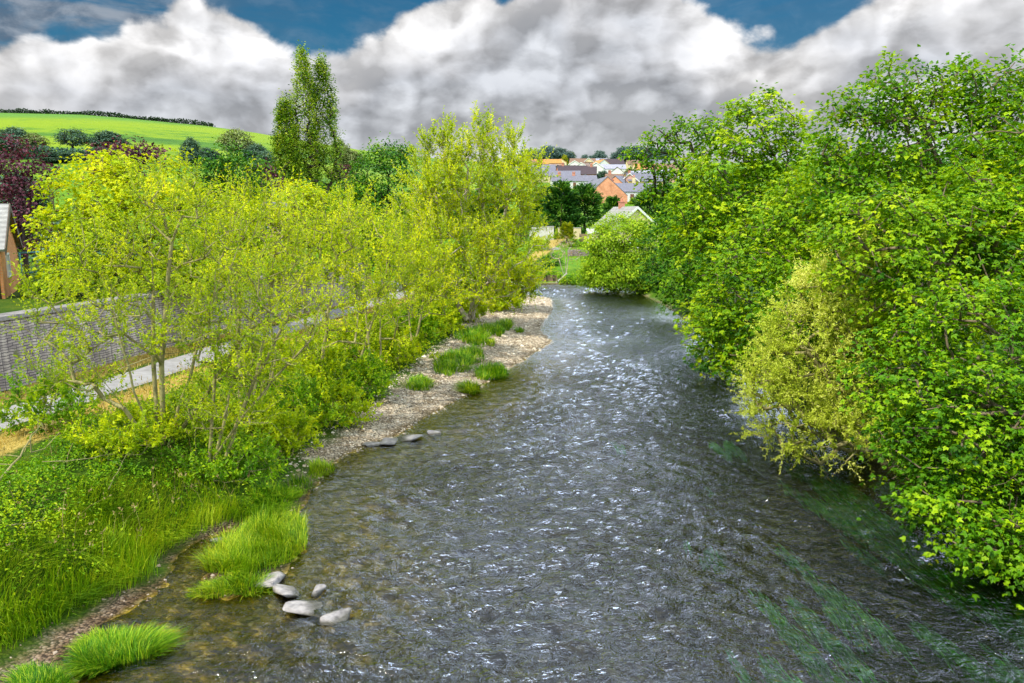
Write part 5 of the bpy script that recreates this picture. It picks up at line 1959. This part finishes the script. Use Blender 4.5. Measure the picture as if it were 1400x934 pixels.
# leafy ground cover of the left bank (nettles and the like)
def d2(x, y, e):
    pxx = polyx(PATH[:6], y)
    return sstep((e - .1) / .8) * sstep((x - pxx - 2.5 - 1.2 * vn(x, y, .4)) / 1.0) * np.clip((vn.fbm(x, y, .9, 3) - .24) * 5, .12, 1) * np.where(y < 21, sstep((e - 1.2) / 1.5) * .85 + .15, 1)


Vs, Fs, Ts = [], [], []
off = 0
for (n, y0, y1, L, W, hh) in ((170000, 11, 24, .085, .05, .55), (90000, 24, 38, .12, .07, .6), (60000, 38, 56, .17, .10, .65), (30000, 56, 78, .24, .14, .7)):
    r, x, y, e = cover(n, -20, 3.5, y0, y1, 80 + int(y0), d2)
    m = len(x)
    lump = vn.fbm(x, y, .9, 3)
    z = ground(x, y) + hh * (.05 + 2.2 * np.clip(lump - .22, 0, 1)) * (r.random(m) ** .45) * sstep((e + .2) / 1.0)
    P = np.stack([x, y, z], 1)
    d = r.normal(size=(m, 3)) * np.array([1, 1, .35]) - np.array([0, 0, .25])
    nrm = np.array([0, 0, 1.0]) + r.normal(size=(m, 3)) * .45
    V, F = leaf_quads(P, d, nrm, L * r.uniform(.6, 1.3, m), W * r.uniform(.7, 1.3, m))
    tone = .50 + r.normal(size=m) * .17 + 1.0 * (vn2.fbm(x, y, .5, 3) - .5) + .35 * np.clip((y - 20) / 16, 0, 1)
    Vs.append(V)
    Fs.append(F + off)
    Ts.append(tone)
    off += len(V)
tag(mesh_np('ground_cover', np.concatenate(Vs), [np.concatenate(Fs)], leaf_green, tone=np.concatenate(Ts)), 'dense green nettles and leafy ground cover on the left bank', 'ground cover', kind='stuff')

# dry grass tufts beside the path and on the terrace
def d3(x, y, e):
    pxx = polyx(PATH[:6], y)
    return np.exp(-((np.abs(x - pxx) - 2.0) / .8) ** 2) * (x > polyx(WALL, y) + .5) * (.4 + .8 * vn(x, y, .7))


r, x, y, e = cover(130000, -23, -8, 12, 62, 91, d3)
P = np.stack([x, y, ground(x, y) - .01], 1)
m = len(P)
le = r.normal(size=(m, 3)) * np.array([.7, .7, 0])
V, F = blades(P, .20 * r.uniform(.4, 1.3, m), .012 * (1 + y / 30), le, 2, r)
m_straw = leaf_mat('dry_grass_blade', (.22, .17, .02), (.56, .42, .09), (.78, .62, .22), .25)
tag(mesh_np('dry_grass', V, [F], m_straw, tone=np.tile(.5 + r.normal(size=m) * .2, 2)), 'straw-coloured dry grass along both edges of the path', 'dry grass', kind='stuff')

# ------------------------------------------------------------------ low willow scrub along the bank
for i, (px, py, w, h, lab) in enumerate([
    (70, 560, 52, 44, 'wispy low willow sapling nearest the path at the left edge'),
    (165, 600, 52, 40, 'wispy low willow sapling left of the foot of the nearest willow'),
    (255, 575, 46, 44, 'wispy low willow growth between the two nearest willows'),
    (325, 635, 44, 30, 'low willow scrub overhanging the shore below the second willow'),
    (390, 600, 36, 30, 'low willow scrub at the narrow lower end of the shingle'),
    (345, 585, 46, 40, 'low willow scrub beside the second willow, nearest to the bridge'),
    (400, 560, 46, 42, 'low willow scrub above the lower end of the shingle bar'),
    (455, 560, 40, 36, 'low willow scrub leaning over the narrow part of the shingle'),
    (430, 505, 44, 40, 'low willow scrub in the middle of the bank behind the front row'),
    (490, 520, 40, 34, 'low willow scrub where the shingle bar begins to widen'),
    (490, 465, 38, 34, 'low willow scrub between the slender willows and the bar'),
    (545, 480, 36, 28, 'low bright scrub above the leftmost grass clump of the bar'),
    (560, 440, 34, 28, 'low scrub behind the bright scrub of the bar edge'),
    (600, 440, 28, 22, 'low scrub left of the foot of the big willow'),
    (370, 500, 44, 40, 'low willow scrub at the river side of the path, second'),
    (290, 660, 44, 24, 'brownish low scrub at the foot of the nearest willow'),
    (635, 425, 30, 18, 'low scrub in the shade under the big willow'),
    (680, 415, 26, 14, 'low scrub under the willow at the upper end of the bar')]):
    q = gt(px, py + h * .75, 15)
    bp = np.array([q[0], q[1] + .2, gz(q[0], q[1] + .2)])
    Yq = bp[1]
    make_tree('willow_scrub', 500 + i, bp, lobes_at(Yq, [(px, py, w * .8, h * .8), (px - w * .7, py + h * .25, w * .55, h * .55), (px + w * .7, py + h * .3, w * .55, h * .5), (px + .2 * w, py - .3 * h, w * .5, h * .6, .6)]),
              leaf_willow if i % 3 else leaf_green, bark_willow, lab, cat='shrub', group='low willow scrub along the left bank', dens=3.0 if Yq < 35 else 1.8, L=.075 + .0022 * Yq, W=.035 + .0014 * Yq,
              shoots=dict(nsh=4, lsh=.6, per=16, up=.7, spread=.5, rtw=.004), inner=.35, bottom=.9, jag=.2, rtip=.006, stems=multi(70 + i, bp, [at(px - w * .4, py, Yq), at(px + w * .4, py, Yq), at(px, py - h * .3, Yq)], .25))

# bare branches lying on the bank
def branch(a, b_, rad, seed, label):
    r = np.random.default_rng(seed)
    a, b_ = np.array(a), np.array(b_)
    L = np.linalg.norm(b_ - a)
    main = stem_line(r, a, b_, 9, .05, .03)
    tips = []
    for i in range(8):
        f = .25 + .75 * r.random()
        p = a + (b_ - a) * f
        tips.append(p + unit((b_ - a)[None])[0] * L * .2 * r.random() + r.normal(size=3) * np.array([.12, .12, .08]) * L)
    N, par, rd = skeleton(r, [main], np.array(tips), rtip=rad * .25, expo=.55)
    rd[:len(main)] = np.linspace(rad, rad * .3, len(main))
    V, F = tubes(N, par, rd, 6)
    o = mesh_np('bare_branch', V - a, [F], bark_willow, smooth=True)
    o.location = a
    return tag(o, label, 'branch', 'bare branches on the near bank')


def onb(px, py, h):
    q = gt(px, py, 8)
    return np.array([q[0], q[1], q[2] + h])


branch(onb(-10, 690, .35), onb(62, 625, .95), .035, 1, 'thick bare branch slanting up from the left edge of the near bank')
branch(onb(322, 645, .25), onb(396, 640, .3), .02, 2, 'thin pale branch sticking out toward the water below the willows')
branch(onb(60, 655, .45), onb(160, 648, .55), .015, 3, 'thin twig lying across the nettles left of the nearest willow')
branch(onb(150, 690, .4), onb(190, 640, .8), .016, 4, 'bent bare twig below the nearest willow')
branch(onb(10, 740, .35), onb(60, 735, .4), .014, 5, 'short twig in the grass at the left edge')

# bare roots and twigs hanging to the water under the nearest sycamore
r = np.random.default_rng(12)
Ns, pr_, rr_ = [], [], []
for i in range(26):
    px = r.uniform(1285, 1400)
    py = r.uniform(640, 720)
    Y0 = 15.6 + r.normal() * .5 + (1400 - px) / 60.
    a = at(px, py, Y0)
    n0 = len(Ns)
    l = r.uniform(.6, 1.5)
    d = np.array([r.normal() * .3 - .15, r.normal() * .3, -1.0])
    for j in range(5):
        f = j / 4
        Ns.append(a + d * l * f + np.array([.25 * f * f * r.normal(), 0, .1 * f * f]))
        pr_.append(-1 if j == 0 else n0 + j - 1)
        rr_.append(.007 * (1 - .6 * f))
V, F = tubes(np.array(Ns), np.array(pr_), np.array(rr_), 4)
syc = [o for o in bpy.data.objects if o.get('label', '').startswith('big dark green sycamore')][0]
mesh_np('hanging_twigs', V - np.array(syc.location), [F], bark_grey, parent=syc, smooth=True)

# ------------------------------------------------------------------ weed streaming under the water on the right
r = np.random.default_rng(44)
n = 90000
x = r.uniform(3.5, 12.2, n)
y = r.uniform(9, 27, n)
f_ = .75 * vn.fbm(x + .12 * y, y * .45, .9, 3) + .5 * vn2((x + .12 * y) * 3.2, y * .35, 1.0)
k_ = (r.random(n) < .6) & (f_ > .61 + .06 * np.clip((9.6 - x) / 2, 0, 4) + .05 * np.clip((y - 18) / 4, 0, 3)) & (shore_dist(x, y) < -.5)
x, y = x[k_], y[k_]
n = len(x)
P = np.stack([x, y, -.12 - .22 * r.random(n)], 1)
d = np.stack([.12 + r.normal(size=n) * .10 + .3 * (vn2(x, y, .7) - .5), -np.ones(n), .03 * r.normal(size=n)], 1)
V, F = leaf_quads(P, d, np.array([0, 0, 1.0]) + r.normal(size=P.shape) * .3, r.uniform(.25, .6, n), .028, .1)
m_weed = leaf_mat('river_weed', (.004, .06, .002), (.014, .24, .004), (.12, .60, .01), .2)
tag(mesh_np('river_weed', V, [F], m_weed, tone=.45 + r.normal(size=n) * .2 + .8 * (vn2.fbm(x, y, .6, 3) - .5)), 'green weed streaming under the water on the right side of the river', 'river weed', kind='stuff')

for o_ in bpy.data.objects:
    if o_.name.startswith('boulder'):
        o_.scale = (1.08, 1.08, .78)
